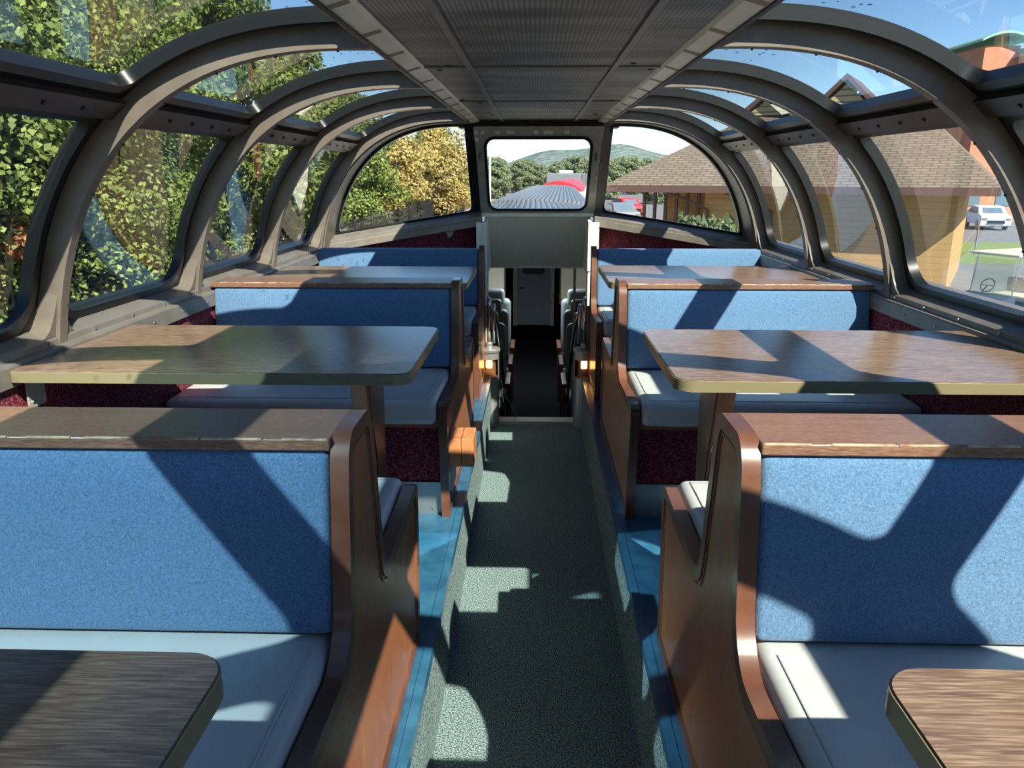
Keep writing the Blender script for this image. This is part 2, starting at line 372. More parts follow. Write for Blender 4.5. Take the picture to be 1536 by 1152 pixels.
for (ya, yb) in bays:
    for sg in (-1, 1):
        for kind in (0, 1):
            root = empty('window_%d' % wi, (0, 0, 0)); struct(root); wi += 1
            if kind == 0: s0, s1, so0, so1, rad = s_glass0, s_r0, s_glass0-.03, s_r0+.012, (.05, .05, .115, .115)
            else: s0, s1, so0, so1, rad = s_r1+.02, s_ceil-.03, s_r1-.012, s_ceil+.02, (.05, .05, .05, .05)
            ga = .012
            outl = rr_s(ya, yb, so0, so1, .002); hole = rr_s(ya+MG, yb-MG, s0, s1, rad)
            g_in = rr_s(ya+MG+ga, yb-MG-ga, s0+ga, s1-ga, [max(.02, r-ga) for r in rad])
            band(sg, outl, hole, None, GO-.020, GO+.012, 'window_frame', M['frame'], root)
            band(sg, rr_s(ya+MG-.012, yb-MG+.012, s0-.012, s1+.012, [r+.012 for r in rad]), g_in, None, GO-.028, GO-.016, 'gasket', M['rubber'], root)
            band(sg, hole, g_in, None, GO-.016, GO+.008, 'gasket', M['rubber'], root)
            pane(sg, ya+MG-.005, yb-MG+.005, s0-.005, s1+.005, 'pane', M['glass'], root, GO)
# longitudinal rails with bolt heads
for (ya, yb) in bays:
    for sg in (-1, 1):
        mb = MB(); rows = []
        for s in frange(s_r0+.012, s_r1-.012, 4): rows.append([sidept(sg, s, o_, y) for (o_, y) in ((.045, ya), (.045, yb), (.09, yb), (.09, ya))])
        mb.grid(rows, closed_v=True); mb.add(rows[0], [(0, 1, 2, 3)]); mb.add(rows[-1], [(0, 1, 2, 3)])
        mb.cur = 1; sm = (s_r0+s_r1)/2-.004
        for k in range(4):
            c = Vector(sidept(sg, sm, .046, ya+.26+k*.155)); t = Vector(sidept(sg, sm, .041, ya+.26+k*.155))-c; mb.tube([c, c+t], .0065, 8)
        struct(mb.build('trim_%d' % ti, [M['rail'], M['bolt']])); ti += 1
# rain drops lying on the roof panes beside the ceiling
drop = mat('water_drop', (.02, .05, .09, 1), .05); rd = random.Random(9)
for sg in (-1, 1):
    mb = MB()
    for k in range(150):
        i = rd.choice((4, 5, 6, 7)); ya, yb = bays[min(i, len(bays)-1)]; y = rd.uniform(ya+.09, yb-.09); s = rd.uniform(s_ceil-.30, s_ceil-.06); r = rd.uniform(.0022, .0052)
        c = sidept(sg, s, GO, y); rows = []
        for q in range(4):
            ph = PI/2*q/3; rows.append([(c[0]+r*math.cos(ph)*math.cos(a)*1.3, c[1]+r*math.cos(ph)*math.sin(a), c[2]+.002*math.sin(ph)) for a in [2*PI*t/8 for t in range(8)]])
        mb.grid(rows, closed_v=True)
    o = mb.build('water_drops', drop, smooth=True); tag(o, 'scattered rain drops on the roof glass %s of the ceiling strip' % ('left' if sg < 0 else 'right'), 'water drops'); o['kind'] = 'stuff'
# sills
YS = YE+.12
for sg in (-1, 1):
    P = [(1.52, 1.178), (1.455, 1.172), (1.432, 1.162), (1.376, 1.136), (1.368, 1.132), (1.366, 1.116), (1.350, 1.112), (1.347, 1.106), (1.346, 1.056), (1.36, 1.05), (1.52, 1.05)]
    mb = MB(); mb.prism([(sg*p[0], p[1]) for p in P], 1, Y0, YS)
    mb.cur = 1
    y = Y0+.1
    while y < YS:
        mb.tube([(sg*1.367, y, 1.124), (sg*1.363, y, 1.124)], .004, 8); mb.tube([(sg*1.346, y+.1, 1.08), (sg*1.343, y+.1, 1.08)], .0035, 8); y += .23
    struct(mb.build('trim_%d' % ti, [M['sill'], M['screw']])); ti += 1
# walls below the sills
for sg, nm in ((-1, 'wall_left'), (1, 'wall_right')):
    struct(MB().box(sg*1.362, sg*1.52, Y0, YE+.35, .28, 1.06).build(nm, M['burg']))
# ------------------------------------------------------------------ ceiling
YC1 = 5.12
mb = MB(); mb.box(-.46, .46, Y0, YC1, 1.905, 2.0)
struct(mb.build('ceiling', M['ceil']))
def joint_strip(): pass
mb = MB()
for x in (-.225, .225): mb.box(x-.010, x+.010, Y0, YC1, 1.898, 1.906)
for y in (-2.3, -1.1, .1, 1.3, 2.57, 3.73, 4.9): mb.box(-.37, .37, y-.006, y+.006, 1.900, 1.906)
struct(mb.build('trim_%d' % ti, M['seam'], bevel=.002, seg=1)); ti += 1
mb = MB(); rnd = random.Random(3)
for k in range(16):
    x = rnd.choice((-.3, .3))+rnd.uniform(-.05, .05); y = rnd.choice((2.57, 3.73, 4.5))+rnd.uniform(-.1, .1); mb.tube([(x, y, 1.907), (x, y, 1.902)], .008, 8)
struct(mb.build('trim_%d' % ti, M['bolt'])); ti += 1
for sg in (-1, 1):
    mb = MB(); mb.prism([(sg*.365, 1.906), (sg*.372, 1.895), (sg*.412, 1.884), (sg*.430, 1.884), (sg*.46, 1.93), (sg*.46, 1.97)], 1, Y0, YC1)
    mb.cur = 1
    y = Y0
    while y < YC1:
        mb.prism([(sg*.371, 1.8945), (sg*.4125, 1.8825), (sg*.4125, 1.8845), (sg*.371, 1.8965)], 1, y, y+.03); y += .31
    mb.cur = 2; mb.box(sg*.412, sg*.424, Y0, YC1, 1.880, 1.888)
    struct(mb.build('trim_%d' % ti, [M['valance'], M['vstripe'], M['frame']])); ti += 1

# ------------------------------------------------------------------ floors
PZ = .33; XF = .292; YF1 = 4.80
struct(MB().box(-XF-.02, XF+.02, Y0, YF1, -.06, 0).build('floor', M['carpet']))
for sg in (-1, 1):
    struct(MB().box(sg*XF, sg*(XF+.03), Y0, YF1, -.05, PZ-.012).build('baseboard_%s' % ('left' if sg < 0 else 'right'), M['carpet']))
    mb = MB(); mb.box(sg*(XF+.002), sg*1.40, Y0, YE+.35, PZ-.05, PZ)
    struct(mb.build('floor_platform_%s' % ('left' if sg < 0 else 'right'), M['lino']))
    mb = MB(); mb.prism([(sg*(XF-.004), PZ-.03), (sg*(XF+.004), PZ-.03), (sg*(XF+.004), PZ), (sg*(XF+.02), PZ+.003), (sg*(XF-.004), PZ+.003)], 1, Y0, YF1)
    struct(mb.build('trim_%d' % ti, M['lino'])); ti += 1

# ------------------------------------------------------------------ benches
XO = .330; XI = .361; XW = 1.352
def bench_outline(c, double=True):
    """counter-clockwise outline (y, z) of the end panel; c = centre of the unit"""
    n = [(-.575, PZ), (-.622, .79), (-.20, .772), (-.142, .83), (-.100, 1.12), (-.070, 1.157)]
    if double:
        pts = [(c+y, z) for y, z in n]+[(c-y, z) for y, z in reversed(n)]
        rad = [0, .055, .10, .06, .03, .03, .03, .03, .06, .06, .055, 0]
        pts[8] = (c+.146, .84); pts[9] = (c+.165, .772)
        rad[8] = .0; rad[9] = .035
    else:
        pts = [(c+y, z) for y, z in n]+[(c+.0, 1.157), (c+.0, PZ)]; rad = [0, .055, .10, .06, .03, .03, 0, 0]
    return smooth_corners(pts, rad, 5)
def cushion(x0, x1, y0, y1, z0, z1, r=.022):
    """soft box"""
    mb = MB(); nx, ny, nz = 26, 10, 4
    bm = bmesh.new(); bmesh.ops.create_cube(bm, size=1)
    return x0, x1
def softbox(name, m, parent, x0, x1, y0, y1, z0, z1, r, bulge=0, up=2):
    if x0 > x1: x0, x1 = x1, x0
    if y0 > y1: y0, y1 = y1, y0
    bm = bmesh.new(); bmesh.ops.create_cube(bm, size=1)
    for v in bm.verts: v.co = Vector(((x0+x1)/2+v.co.x*(x1-x0), (y0+y1)/2+v.co.y*(y1-y0), (z0+z1)/2+v.co.z*(z1-z0)))
    bmesh.ops.bevel(bm, geom=list(bm.edges), offset=r, segments=4, profile=.5, affect='EDGES')
    if bulge:
        bmesh.ops.subdivide_edges(bm, edges=[e for e in bm.edges if e.calc_length() > .2], cuts=7, use_grid_fill=True)
        C = [(x0+x1)/2, (y0+y1)/2, (z0+z1)/2]; H = [(x1-x0)/2, (y1-y0)/2, (z1-z0)/2]
        for v in bm.verts:
            w = 1
            for k in range(3):
                if k != up: w *= max(0, 1-abs((v.co[k]-C[k])/H[k])**4)
            v.co[up] += bulge*w*(1 if v.co[up] > C[up] else -1)
    me = bpy.data.meshes.new(name); bm.to_mesh(me); bm.free(); me.materials.append(m)
    for p in me.polygons: p.use_smooth = True
    o = bpy.data.objects.new(name, me); COL.objects.link(o); o.parent = parent; return o
def shear_y(o, z0, k):
    for v in o.data.vertices: v.co.y += (v.co.z-z0)*k
def make_bench(sg, c, label, double=True):
    root = empty('booth_bench' if double else 'end_bench', (sg*.85, c, PZ)); L0 = (-sg*.85, -c, -PZ)
    def loc(o): o.location = L0; return o
    O = bench_outline(c, double)
    I1 = inset(O, -.030) if False else inset(O[::-1], -.030)[::-1]
    I1 = inset(O, -.030)
    # outline runs clockwise in (y, z): choose the inset that shrinks
    area = lambda P: abs(sum(P[i-1][0]*P[i][1]-P[i][0]*P[i-1][1] for i in range(len(P))))/2
    if area(I1) > area(O): I1 = inset(O, .030)
    I2 = inset(O, .036) if area(inset(O, .03)) < area(O) else inset(O, -.036)
    I3 = inset(O, .040) if area(inset(O, .03)) < area(O) else inset(O, -.040)
    pn = MB(); pn.prism([(p[0], p[1]) for p in inset_any(O, .012)], 0, sg*(XO+.004), sg*(XI-.003))
    pn.cur = 1; pn.ring(I2, I3, 0, sg*(XO+.0015), sg*(XO+.006))
    loc(pn.build('end_panel', [M['wood'], M['trim']], root))
    tr = MB(); tr.ring(O, I1, 0, sg*(XO-.001), sg*XI)
    loc(tr.build('edge_trim', M['trim'], root, bevel=.005, seg=2))
    xi = sg*(XI+.002); xw = sg*XW
    if double:
        loc(MB().box(sg*XI, sg*1.36, c-.094, c+.082, 1.128, 1.150).build('cap', M['cap'], root, bevel=.004, seg=2))
        we = MB()
        for q in range(9):
            xa = XI+(1.35-XI)*q/9; we.box(sg*(xa+.004), sg*(xa+(1.35-XI)/9*(.75+.25*((q*7) % 4)/3)), c-.0946, c-.0885, 1.1462, 1.1506)
        loc(we.build('worn_edge', M['worn'], root, bevel=.0015, seg=1))
    loc(MB().box(sg*(XI+.006), sg*1.35, c-.075 if double else c-.06, c+.06 if double else c+.01, PZ, 1.128).build('back_core', M['wood'], root))
    for d in ((-1, 1) if double else (-1,)):
        top = 1.127 if double else 1.142
        b = softbox('backrest', M['fabric'], root, xi, xw, c+d*.142, c+d*.062, .803, top, .016, .006, 1)
        shear_y(b, .803, -d*.16); loc(b)
        ys = sorted((c+d*.085, c+d*.625))
        s_ = softbox('seat_cushion', M['vinyl'], root, xi+sg*.004, xw, ys[0], ys[1], .708, .796, .024, .006, 2); loc(s_)
        # stitched seam along the aisle side and front of the cushion
        m = MB(); xs = xi+sg*.034
        m.tube([(xs, c+d*.165, .7985), (xs, c+d*.59, .8005)], .0016, 5); m.tube([(xs, c+d*.59, .8003), (xw-sg*.03, c+d*.59, .8003)], .0016, 5)
        q = m.build('stitched_seam', M['vinyl'], s_)
        loc(MB().box(xi, xw, *sorted((c+d*.08, c+d*.56)), .68, .712).build('seat_board', M['wood'], root))
        loc(MB().box(xi, xw, *sorted((c+d*.50, c+d*.535)), .455, .69).build('riser', M['burg'], root))
        k = MB(); k.box(xi, xw, *sorted((c+d*.50, c+d*.543)), PZ, .458); k.cur = 1
        for x in (sg*.40, sg*.85, sg*1.3):
            for z in (.35, .44): k.tube([(x, c+d*.542, z), (x, c+d*.546, z)], .004, 8)
        loc(k.build('kick_plate', [M['kick'], M['screw']], root))
    tag(root, label, 'bench', 'booth benches along the aisle'); return root
def inset_any(O, d):
    a = lambda P: abs(sum(P[i-1][0]*P[i][1]-P[i][0]*P[i-1][1] for i in range(len(P))))/2
    A, B = inset(O, abs(d)), inset(O, -abs(d)); return (A if a(A) < a(B) else B) if d > 0 else (A if a(A) > a(B) else B)
C1, C2, C3 = 1.31, 3.245, 4.835
make_bench(-1, C1, 'nearest blue and grey booth bench left of the aisle, dark weathered wood cap')
make_bench(1, C1, 'nearest blue and grey booth bench right of the aisle, reddish wood cap in full sun')
make_bench(-1, C2, 'middle booth bench left of the aisle, orange wooden box fixed to its end panel')
make_bench(1, C2, 'middle booth bench right of the aisle, sunlit blue back under a wood cap')
make_bench(-1, C3, 'farthest bench left of the aisle, shaded blue back without a wood cap', False)
make_bench(1, C3, 'farthest bench right of the aisle, sunlit blue back without a wood cap', False)

# ------------------------------------------------------------------ tables
def make_table(sg, y0, y1, label):
    yc = (y0+y1)/2; root = empty('booth_table', (sg*.5, yc, PZ)); L0 = (-sg*.5, -yc, -PZ)
    def loc(o): o.location = L0; return o
    xa, xb = sorted((sg*.327, sg*1.347))
    r_in, r_out = .045, .012
    rads = (r_in, r_out, r_out, r_in) if sg < 0 else (r_out, r_in, r_in, r_out)
    O = rrect(xa, xb, y0, y1, rads, 8)
    loc(MB().prism(inset_any(O, .003), 2, 1.094, 1.101).build('tabletop', M['tabletop'], root))
    e = MB(); e.ring(O, inset_any(O, .02), 2, 1.071, 1.0985)
    loc(e.build('edge_band', M['tedge'], root, bevel=.006, seg=3))
    g = MB(); O2 = inset_any(O, -.0008); g.ring(O2, O, 2, 1.0845, 1.0862)
    loc(MB().prism(inset_any(O, .012), 2, 1.070, 1.094).build('underside_board', M['wood'], root))
    # tapered pedestal leg: wide at the top, narrow at the floor
    P = [(yc-.035, PZ), (yc+.10, PZ), (yc+.125, 1.068), (yc-.165, 1.068)]
    P = [(yc-.02, PZ), (yc+.07, PZ), (yc+.075, .7), (yc+.10, 1.068), (yc-.16, 1.068), (yc-.085, .8)]
    x0 = sg*.475
    lg = MB(); lg.prism(P, 0, x0, x0+sg*.045); lg.cur = 1
    lg.prism(inset_any(P, .018), 0, x0-sg*.004, x0+sg*.002)
    loc(lg.build('pedestal_leg', [M['wood'], M['trim']], root, bevel=.004, seg=2))
    loc(MB().box(sg*.43, sg*.60, yc-.14, yc+.14, 1.055, 1.069).build('mounting_plate', M['alu'], root))
    for yy in (y0+.09, y1-.09):
        b = MB(); b.prism(rrect(yy-.035, yy+.035, .985, 1.069, .012, 3), 0, sg*1.340, sg*1.346); b.box(sg*1.28, sg*1.344, yy-.03, yy+.03, 1.062, 1.068)
        b.cur = 1
        for dy in (-.02, .02): b.tube([(sg*1.341, yy+dy, 1.0), (sg*1.337, yy+dy, 1.0)], .004, 8)
        loc(b.build('wall_bracket', [M['alu'], M['screw']], root))
    tag(root, label, 'table', 'woodgrain tables in the booths'); return root
make_table(-1, .07, .692, 'woodgrain table corner nearest the camera on the left, partly in shadow')
make_table(1, .07, .687, 'woodgrain table corner nearest the camera on the right, in full sun')
make_table(-1, 1.845, 2.472, 'left woodgrain table behind the nearest left bench, reflecting pale sky')
make_table(1, 1.805, 2.447, 'right woodgrain table behind the nearest right bench, striped by shadows')
make_table(-1, 3.50, 4.177, 'farthest woodgrain table on the left, beyond the middle bench')
make_table(1, 3.55, 4.25, 'farthest woodgrain table on the right, beyond the middle bench')

# orange wooden box on the panel of the middle left bench
wb = empty('wooden_box', (-.28, 2.70, .62)); tag(wb, 'small orange-brown wooden box fixed to the middle left bench beside the aisle', 'box')
m = MB().box(-.329, -.284, 2.665, 2.80, .535, .645); o = m.build('box_board', M['ledwood'], wb, bevel=.003); o.location = (.28, -2.70, -.62)
m = MB().box(-.2825, -.237, 2.665, 2.80, .535, .645); o = m.build('box_board', M['ledwood'], wb, bevel=.003); o.location = (.28, -2.70, -.62)

# ------------------------------------------------------------------ end wall
ZT = 1.87
def endY(x, z):
    x = abs(x); t = (ZT-z)/(ZT-1.316); w = 1 if x < .42 else 1-.8*(x-.42)/(1.36-.42)
    return YE+.11+.56*max(0, t)*max(.12, w)
def ring3(outl, inl, d0, d1, sg=1):
    mb = MB(); n = len(outl); vs = []
    for L_, d in ((outl, d0), (inl, d0), (outl, d1), (inl, d1)): vs += [(sg*p[0], endY(p[0], p[1])+d, p[1]) for p in L_]
    fs = []
    for i in range(n):
        j = (i+1) % n; fs += [(i, n+i, n+j, j), (2*n+i, 2*n+j, 3*n+j, 3*n+i), (i, j, 2*n+j, 2*n+i), (n+i, 3*n+i, 3*n+j, n+j)]
    mb.add(vs, fs); return mb
struct(MB().box(-.50, .50, YE+.10, YC1+.06, 1.862, 2.0).build('trim_%d' % ti, M['frame'])); ti += 1
# centre window
cw = struct(empty('window_%d' % wi)); wi += 1
O = rrect(-.405, .405, 1.300, 1.868, .004, 8); H = rrect(-.342, .342, 1.338, 1.806, .062, 8); G = inset_any(H, .012)
ring3(O, H, -.03, .03).build('window_frame', M['alu'], cw)
ring3(inset_any(H, -.006), G, -.036, .01).build('gasket', M['rubber'], cw)
mb = MB(); rows = [[(x, endY(x, z)+.002, z) for x in frange(-.345, .345, 2)] for z in frange(1.33, 1.81, 2)]; mb.grid(rows)
mb.build('pane', M['fogglass'], cw, recalc=False)
mb = MB()
for (x, w) in ((-.36, .02), (-.27, .03), (-.20, .05), (-.03, .03), (.03, .06), (.16, .03)):
    z = 1.838; y = endY(x, z)-.034; mb.box(x, x+w, y-.001, y+.003, z-.014, z+.012)
for z in (1.80, 1.84): mb.box(-.398, -.378, endY(.38, z)-.034, endY(.38, z)-.028, z-.02, z+.02)
mb.box(-.375, -.355, endY(.36, 1.32)-.035, endY(.36, 1.32)-.03, 1.313, 1.33)
mb.build('tape_patch', M['tape'], cw)
for sx in (-1, 1):
    mb = MB(); z = 1.70; y = endY(.37, z)-.03
    mb.box(sx*.362, sx*.382, y-.012, y+.002, z-.03, z+.03); mb.tube([(sx*.372, y-.012, z+.01), (sx*.372, y-.035, z+.005), (sx*.37, y-.04, z-.035)], .007, 8)
    mb.build('latch', M['brass'], cw, bevel=.002, seg=1)
# side end windows: outline follows the last rib
def end_outline(d, r_in=.05):
    """closed outline (x, z) of the glazing opening, inset d"""
    pts = []
    for s in frange(s_foot+.02, s_ceil-.005, 26): x, z = prof(s, -.012-d); pts.append((x, z))
    xi = .452+d
    sill = lambda x: 1.196+(1.36-x)/(1.36-.42)*.138+d
    pts = [p for p in pts if p[0] > xi and p[1] > sill(p[0])]
    zt = pts[-1][1]
    poly = [(xi, sill(xi)), (pts[0][0]-.0, sill(pts[0][0]))]+pts[1:]+[(xi, zt)]
    rad = [.05, .09]+[0]*(len(pts)-1)+[.06]
    return poly, rad
def resample(P, n):
    P = P+[P[0]]; L_ = [0]
    for i in range(1, len(P)): L_.append(L_[-1]+math.hypot(P[i][0]-P[i-1][0], P[i][1]-P[i-1][1]))
    return [(float(np.interp(t, L_, [p[0] for p in P])), float(np.interp(t, L_, [p[1] for p in P]))) for t in np.linspace(0, L_[-1], n, endpoint=False)]
polyH, radH = end_outline(-.004); Hs = smooth_corners(polyH, radH, 6)
Hs = resample(Hs, 120)
cen = (.9, 1.5)
def expand(P, d): return inset_any(P, -d) if d > 0 else inset_any(P, -d)
def outer_of(P):
    out = []
    for (x, z) in P:   # outer body outline: push away from the hole towards the rib / sill / post
        out.append((x, z))
    return out
for sg in (-1, 1):
    ew = struct(empty('window_%d' % wi)); wi += 1
    g0 = inset_any(Hs, .014); o1 = [(max(.438, p[0]), p[1]) for p in inset_any(Hs, -.10)]
    ring3(o1, Hs, -.01, .05, sg).build('window_frame', M['frame'], ew, smooth=True, auto=.6)
    ring3(inset_any(Hs, -.006), g0, -.02, .02, sg).build('gasket', M['rubber'], ew, smooth=True, auto=.6)
    mb = MB(); n = len(Hs); cx_ = sum(p[0] for p in Hs)/n; cz_ = sum(p[1] for p in Hs)/n
    rows = [[(sg*(cx_+(p[0]-cx_)*t), endY(cx_+(p[0]-cx_)*t, cz_+(p[1]-cz_)*t)+.012, cz_+(p[1]-cz_)*t) for p in Hs] for t in (.02, .35, .7, 1.0)]
    mb.grid(rows, closed_v=True); mb.build('pane', M['glass'], ew, recalc=False)
    # painted end arch between the last rib and the end window
    mb = MB(); rows = []
    for s in frange(s_foot-.02, s_ceil+.02, 30):
        a = prof(s, .10); b = prof(s, -.006)
        rows.append([(sg*a[0], YE-.01, a[1]), (sg*b[0], YE-.01, b[1]), (sg*b[0], endY(b[0], b[1])+.0, b[1]), (sg*a[0], endY(b[0], b[1])+.02, a[1])])
    mb.grid(rows, closed_v=True); struct(mb.build('trim_%d' % ti, M['rib'])); ti += 1
    # post beside the centre window
    mb = MB(); rows = []
    for z in frange(1.27, 1.90, 5):
        y = endY(.42, z); rows.append([(sg*.400, y-.035, z), (sg*.462, y-.035, z), (sg*.462, y+.05, z), (sg*.400, y+.05, z)])
    mb.grid(rows, closed_v=True); mb.add(rows[0], [(0, 1, 2, 3)]); mb.add(rows[-1], [(0, 1, 2, 3)])
    struct(mb.build('trim_%d' % ti, M['frame'] if sg < 0 else M['sill'], bevel=.004, seg=1)); ti += 1
    # rising end sill: sloped top, lip with rolled end
    mb = MB(); rows = []
    for x in frange(.395, 1.40, 12):
        zt = 1.196+(1.36-x)/(1.36-.42)*.138+.004; y = endY(x, zt)
        rows.append([(sg*x, y+.07, zt-.005), (sg*x, y-.012, zt-.008), (sg*x, y-.10, zt-.034), (sg*x, y-.115, zt-.042), (sg*x, y-.115, zt-.060), (sg*x, y-.130, zt-.064), (sg*x, y-.130, zt-.105), (sg*x, y-.11, zt-.11), (sg*x, y+.07, zt-.11)])
    mb.grid(rows, closed_v=True); mb.add(rows[0], [tuple(range(9))]); mb.add(rows[-1], [tuple(range(9))])
    struct(mb.build('trim_%d' % ti, M['sill'])); ti += 1
    # burgundy wall under the end sill
    mb = MB(); rows = []
    for x in frange(.42, 1.38, 10):
        zt = 1.196+(1.36-x)/(1.36-.42)*.138-.08; y = endY(x, 1.25)-.06; rows.append([(sg*x, y, zt), (sg*x, y, PZ-.04), (sg*x, y+.1, PZ-.04), (sg*x, y+.1, zt)])
    mb.grid(rows, closed_v=True); mb.add(rows[0], [(0, 1, 2, 3)]); mb.add(rows[-1], [(0, 1, 2, 3)])
    struct(mb.build('wall_front_%s' % ('left' if sg < 0 else 'right'), M['burg']))
    # cream corner post and stairwell side wall
    yb = endY(.42, 1.3)
    mb = MB(); mb.box(sg*.352, sg*.425, yb-.20, yb-.04, .30, 1.262)
    struct(mb.build('trim_%d' % ti, M['cream'], bevel=.006)); ti += 1
    mb = MB(); mb.prism([(yb-.21, .93), (6.00, .895), (6.00, 1.04), (yb+.02, 1.30), (yb-.21, 1.262)], 0, sg*.350, sg*.372)
    struct(mb.build('trim_%d' % ti, M['cream'])); ti += 1
# torn padding on the left end wall
mb = MB(); y = endY(.62, 1.25)-.075
mb.prism([(-.66, 1.225), (-.60, 1.235), (-.575, 1.215), (-.59, 1.19), (-.60, 1.165), (-.625, 1.15), (-.64, 1.18)], 1, y+.0, y+.012)
struct(mb.build('trim_%d' % ti, M['plaster'], bevel=.004)); ti += 1
# sloping headroom panel under the centre window
yb = endY(.42, 1.3)
mb = MB(); mb.prism([(yb-.035, 1.315), (yb-.05, 1.305), (yb-.03, 1.285), (5.98, .905), (6.01, .92), (yb+.04, 1.315)], 0, -.375, .375)
struct(mb.build('wall_front_centre', M['cream'])); 
mb = MB(); mb.box(-.40, .40, yb-.055, yb+.01, 1.292, 1.318); struct(mb.build('trim_%d' % ti, M['cream'], bevel=.005)); ti += 1
mb = MB()
for sx in (-1, 1): mb.tube([(sx*.34, yb+.0, 1.26), (sx*.33, 5.97, .905)], .004, 6)
struct(mb.build('trim_%d' % ti, M['cream'])); ti += 1

# ------------------------------------------------------------------ stairwell and lower saloon
mb = MB(); mb.box(-.29, .29, YF1-.005, YF1+.10, -.10, .022); struct(mb.build('trim_%d' % ti, mat('worn_threshold', (.38, .33, .26, 1), .5), bevel=.004)); ti += 1
LZ = -.80
st = MB()
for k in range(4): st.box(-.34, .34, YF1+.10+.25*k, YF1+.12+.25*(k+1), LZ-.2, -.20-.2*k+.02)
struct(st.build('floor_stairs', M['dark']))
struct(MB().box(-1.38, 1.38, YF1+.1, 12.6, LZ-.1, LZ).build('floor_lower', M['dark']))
for sg in (-1, 1):
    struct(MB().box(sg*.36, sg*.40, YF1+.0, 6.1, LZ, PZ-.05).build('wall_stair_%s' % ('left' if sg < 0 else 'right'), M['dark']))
    struct(MB().box(sg*1.36, sg*1.42, YF1, 12.6, LZ, .86).build('wall_lower_%s' % ('left' if sg < 0 else 'right'), M['cream']))
struct(MB().box(-1.30, 1.30, 6.01, 12.7, .88, .93).build('ceiling_lower', M['cream']))
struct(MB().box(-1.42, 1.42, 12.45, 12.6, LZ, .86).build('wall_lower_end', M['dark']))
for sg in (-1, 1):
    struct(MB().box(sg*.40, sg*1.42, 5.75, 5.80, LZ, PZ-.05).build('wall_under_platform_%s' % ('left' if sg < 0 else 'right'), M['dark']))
    struct(MB().box(sg*.372, sg*1.46, 5.78, 6.24, .86, .94).build('ceiling_end_shelf_%s' % ('left' if sg < 0 else 'right'), M['cream']))
dr = struct(empty('door_1', (.0, 12.44, LZ)))
o = MB().box(-.30, .24, 12.40, 12.45, LZ+.01, .74).build('door_leaf', M['door'], dr, bevel=.006); o.location = (0, -12.44, -LZ)
o = MB().prism(rrect(-.21, .14, .04, .45, .05), 1, 12.393, 12.402).build('door_window', M['rubber'], dr); o.location = (0, -12.44, -LZ)
o = MB().tube([(-.25, 12.40, -.18), (-.25, 12.36, -.18), (-.19, 12.36, -.18)], .012).tube([(-.25, 12.40, -.02), (-.25, 12.38, -.02)], .02).build('door_handle', M['brass'], dr); o.location = (0, -12.44, -LZ)
m = MB()
for x in (-.33, .27): m.box(x-.03, x+.03, 12.38, 12.45, LZ, .78)
o = m.build('door_frame', M['alu'], dr); o.location = (0, -12.44, -LZ)
# cabinets / racks seen through the opening
cb = empty('wall_cabinet', (-.75, 10.4, -.35)); tag(cb, 'cream wall cabinet with a black socket in the lower saloon, left of the far door', 'cabinet')
for nm, mb, m_ in (('body', MB().box(-1.35, -.42, 10.1, 10.7, -.38, .74), M['cream']), ('door_panel', MB().box(-.62, -.44, 10.085, 10.1, -.34, .7), M['cream']),
                   ('socket', MB().box(-.57, -.51, 10.07, 10.086, .0, .10), M['rubber']), ('drawer_front', MB().box(-1.0, -.66, 10.085, 10.1, -.34, .7), M['cream'])):
    o = mb.build(nm, m_, cb, bevel=.004); o.location = (.75, -10.4, .35)
cb = empty('luggage_rack', (.75, 11.2, -.15)); tag(cb, 'cream panelled rack with brown ledge in the lower saloon, right of the far door', 'rack')
for nm, mb, m_ in (('body', MB().box(.36, 1.35, 11.0, 11.6, -.16, .74), M['cream']), ('ledge', MB().box(.34, 1.35, 10.9, 11.6, -.20, -.15), M['wood'])):
    o = mb.build(nm, m_, cb, bevel=.004); o.location = (-.75, -11.2, .15)
def coach_seat(x, y, label):
    r = empty('coach_seat', (x, y, LZ))
    softbox('seat', M['coach'], r, -.24, .24, -.22, .24, .36, .48, .04)
    b = softbox('backrest', M['coach'], r, -.24, .24, .14, .28, .44, 1.05, .06); shear_y(b, .44, .18)
    h = softbox('headrest', M['coach'], r, -.17, .17, .22, .34, .98, 1.16, .04)
    for sx in (-1, 1):
        MB().box(sx*.245, sx*.29, -.2, .22, .56, .60).box(sx*.255, sx*.28, -.14, -.1, 0, .57).build('armrest', M['trim'], r, bevel=.006)
    MB().box(-.2, .2, -.15, .2, .0, .37).build('pedestal', M['dark'], r, bevel=.01)
    tag(r, label, 'seat', 'grey seats in the lower saloon')
    return r
ORD = ['first', 'second', 'third', 'fourth']
for sg, side in ((-1, 'left'), (1, 'right')):
    for k in range(3):
        coach_seat(sg*.52, 6.75+.74*k, 'grey upholstered seat down in the lower saloon, %s in the %s row' % (ORD[k], side))
cl = empty('fill_fixture', (0, 8.6, .80)); tag(cl, 'added unseen fill light over the lower saloon aisle', 'lamp')  # invented fixture with area light, put in to brighten the dark lower saloon
o = MB().box(-.15, .15, 8.5, 8.7, .77, .80).build('fill_panel', emis('fill_panel_glow', (1, .95, .85, 1), 1.2), cl, bevel=.01); o.location = (0, -8.6, -.80)
ld = bpy.data.lights.new('saloon_fill', 'AREA'); ld.energy = 26; ld.size = .3; ld.color = (.85, .93, 1); lo = bpy.data.objects.new('saloon_fill', ld); COL.objects.link(lo); lo.location = (0, 8.6, .74)

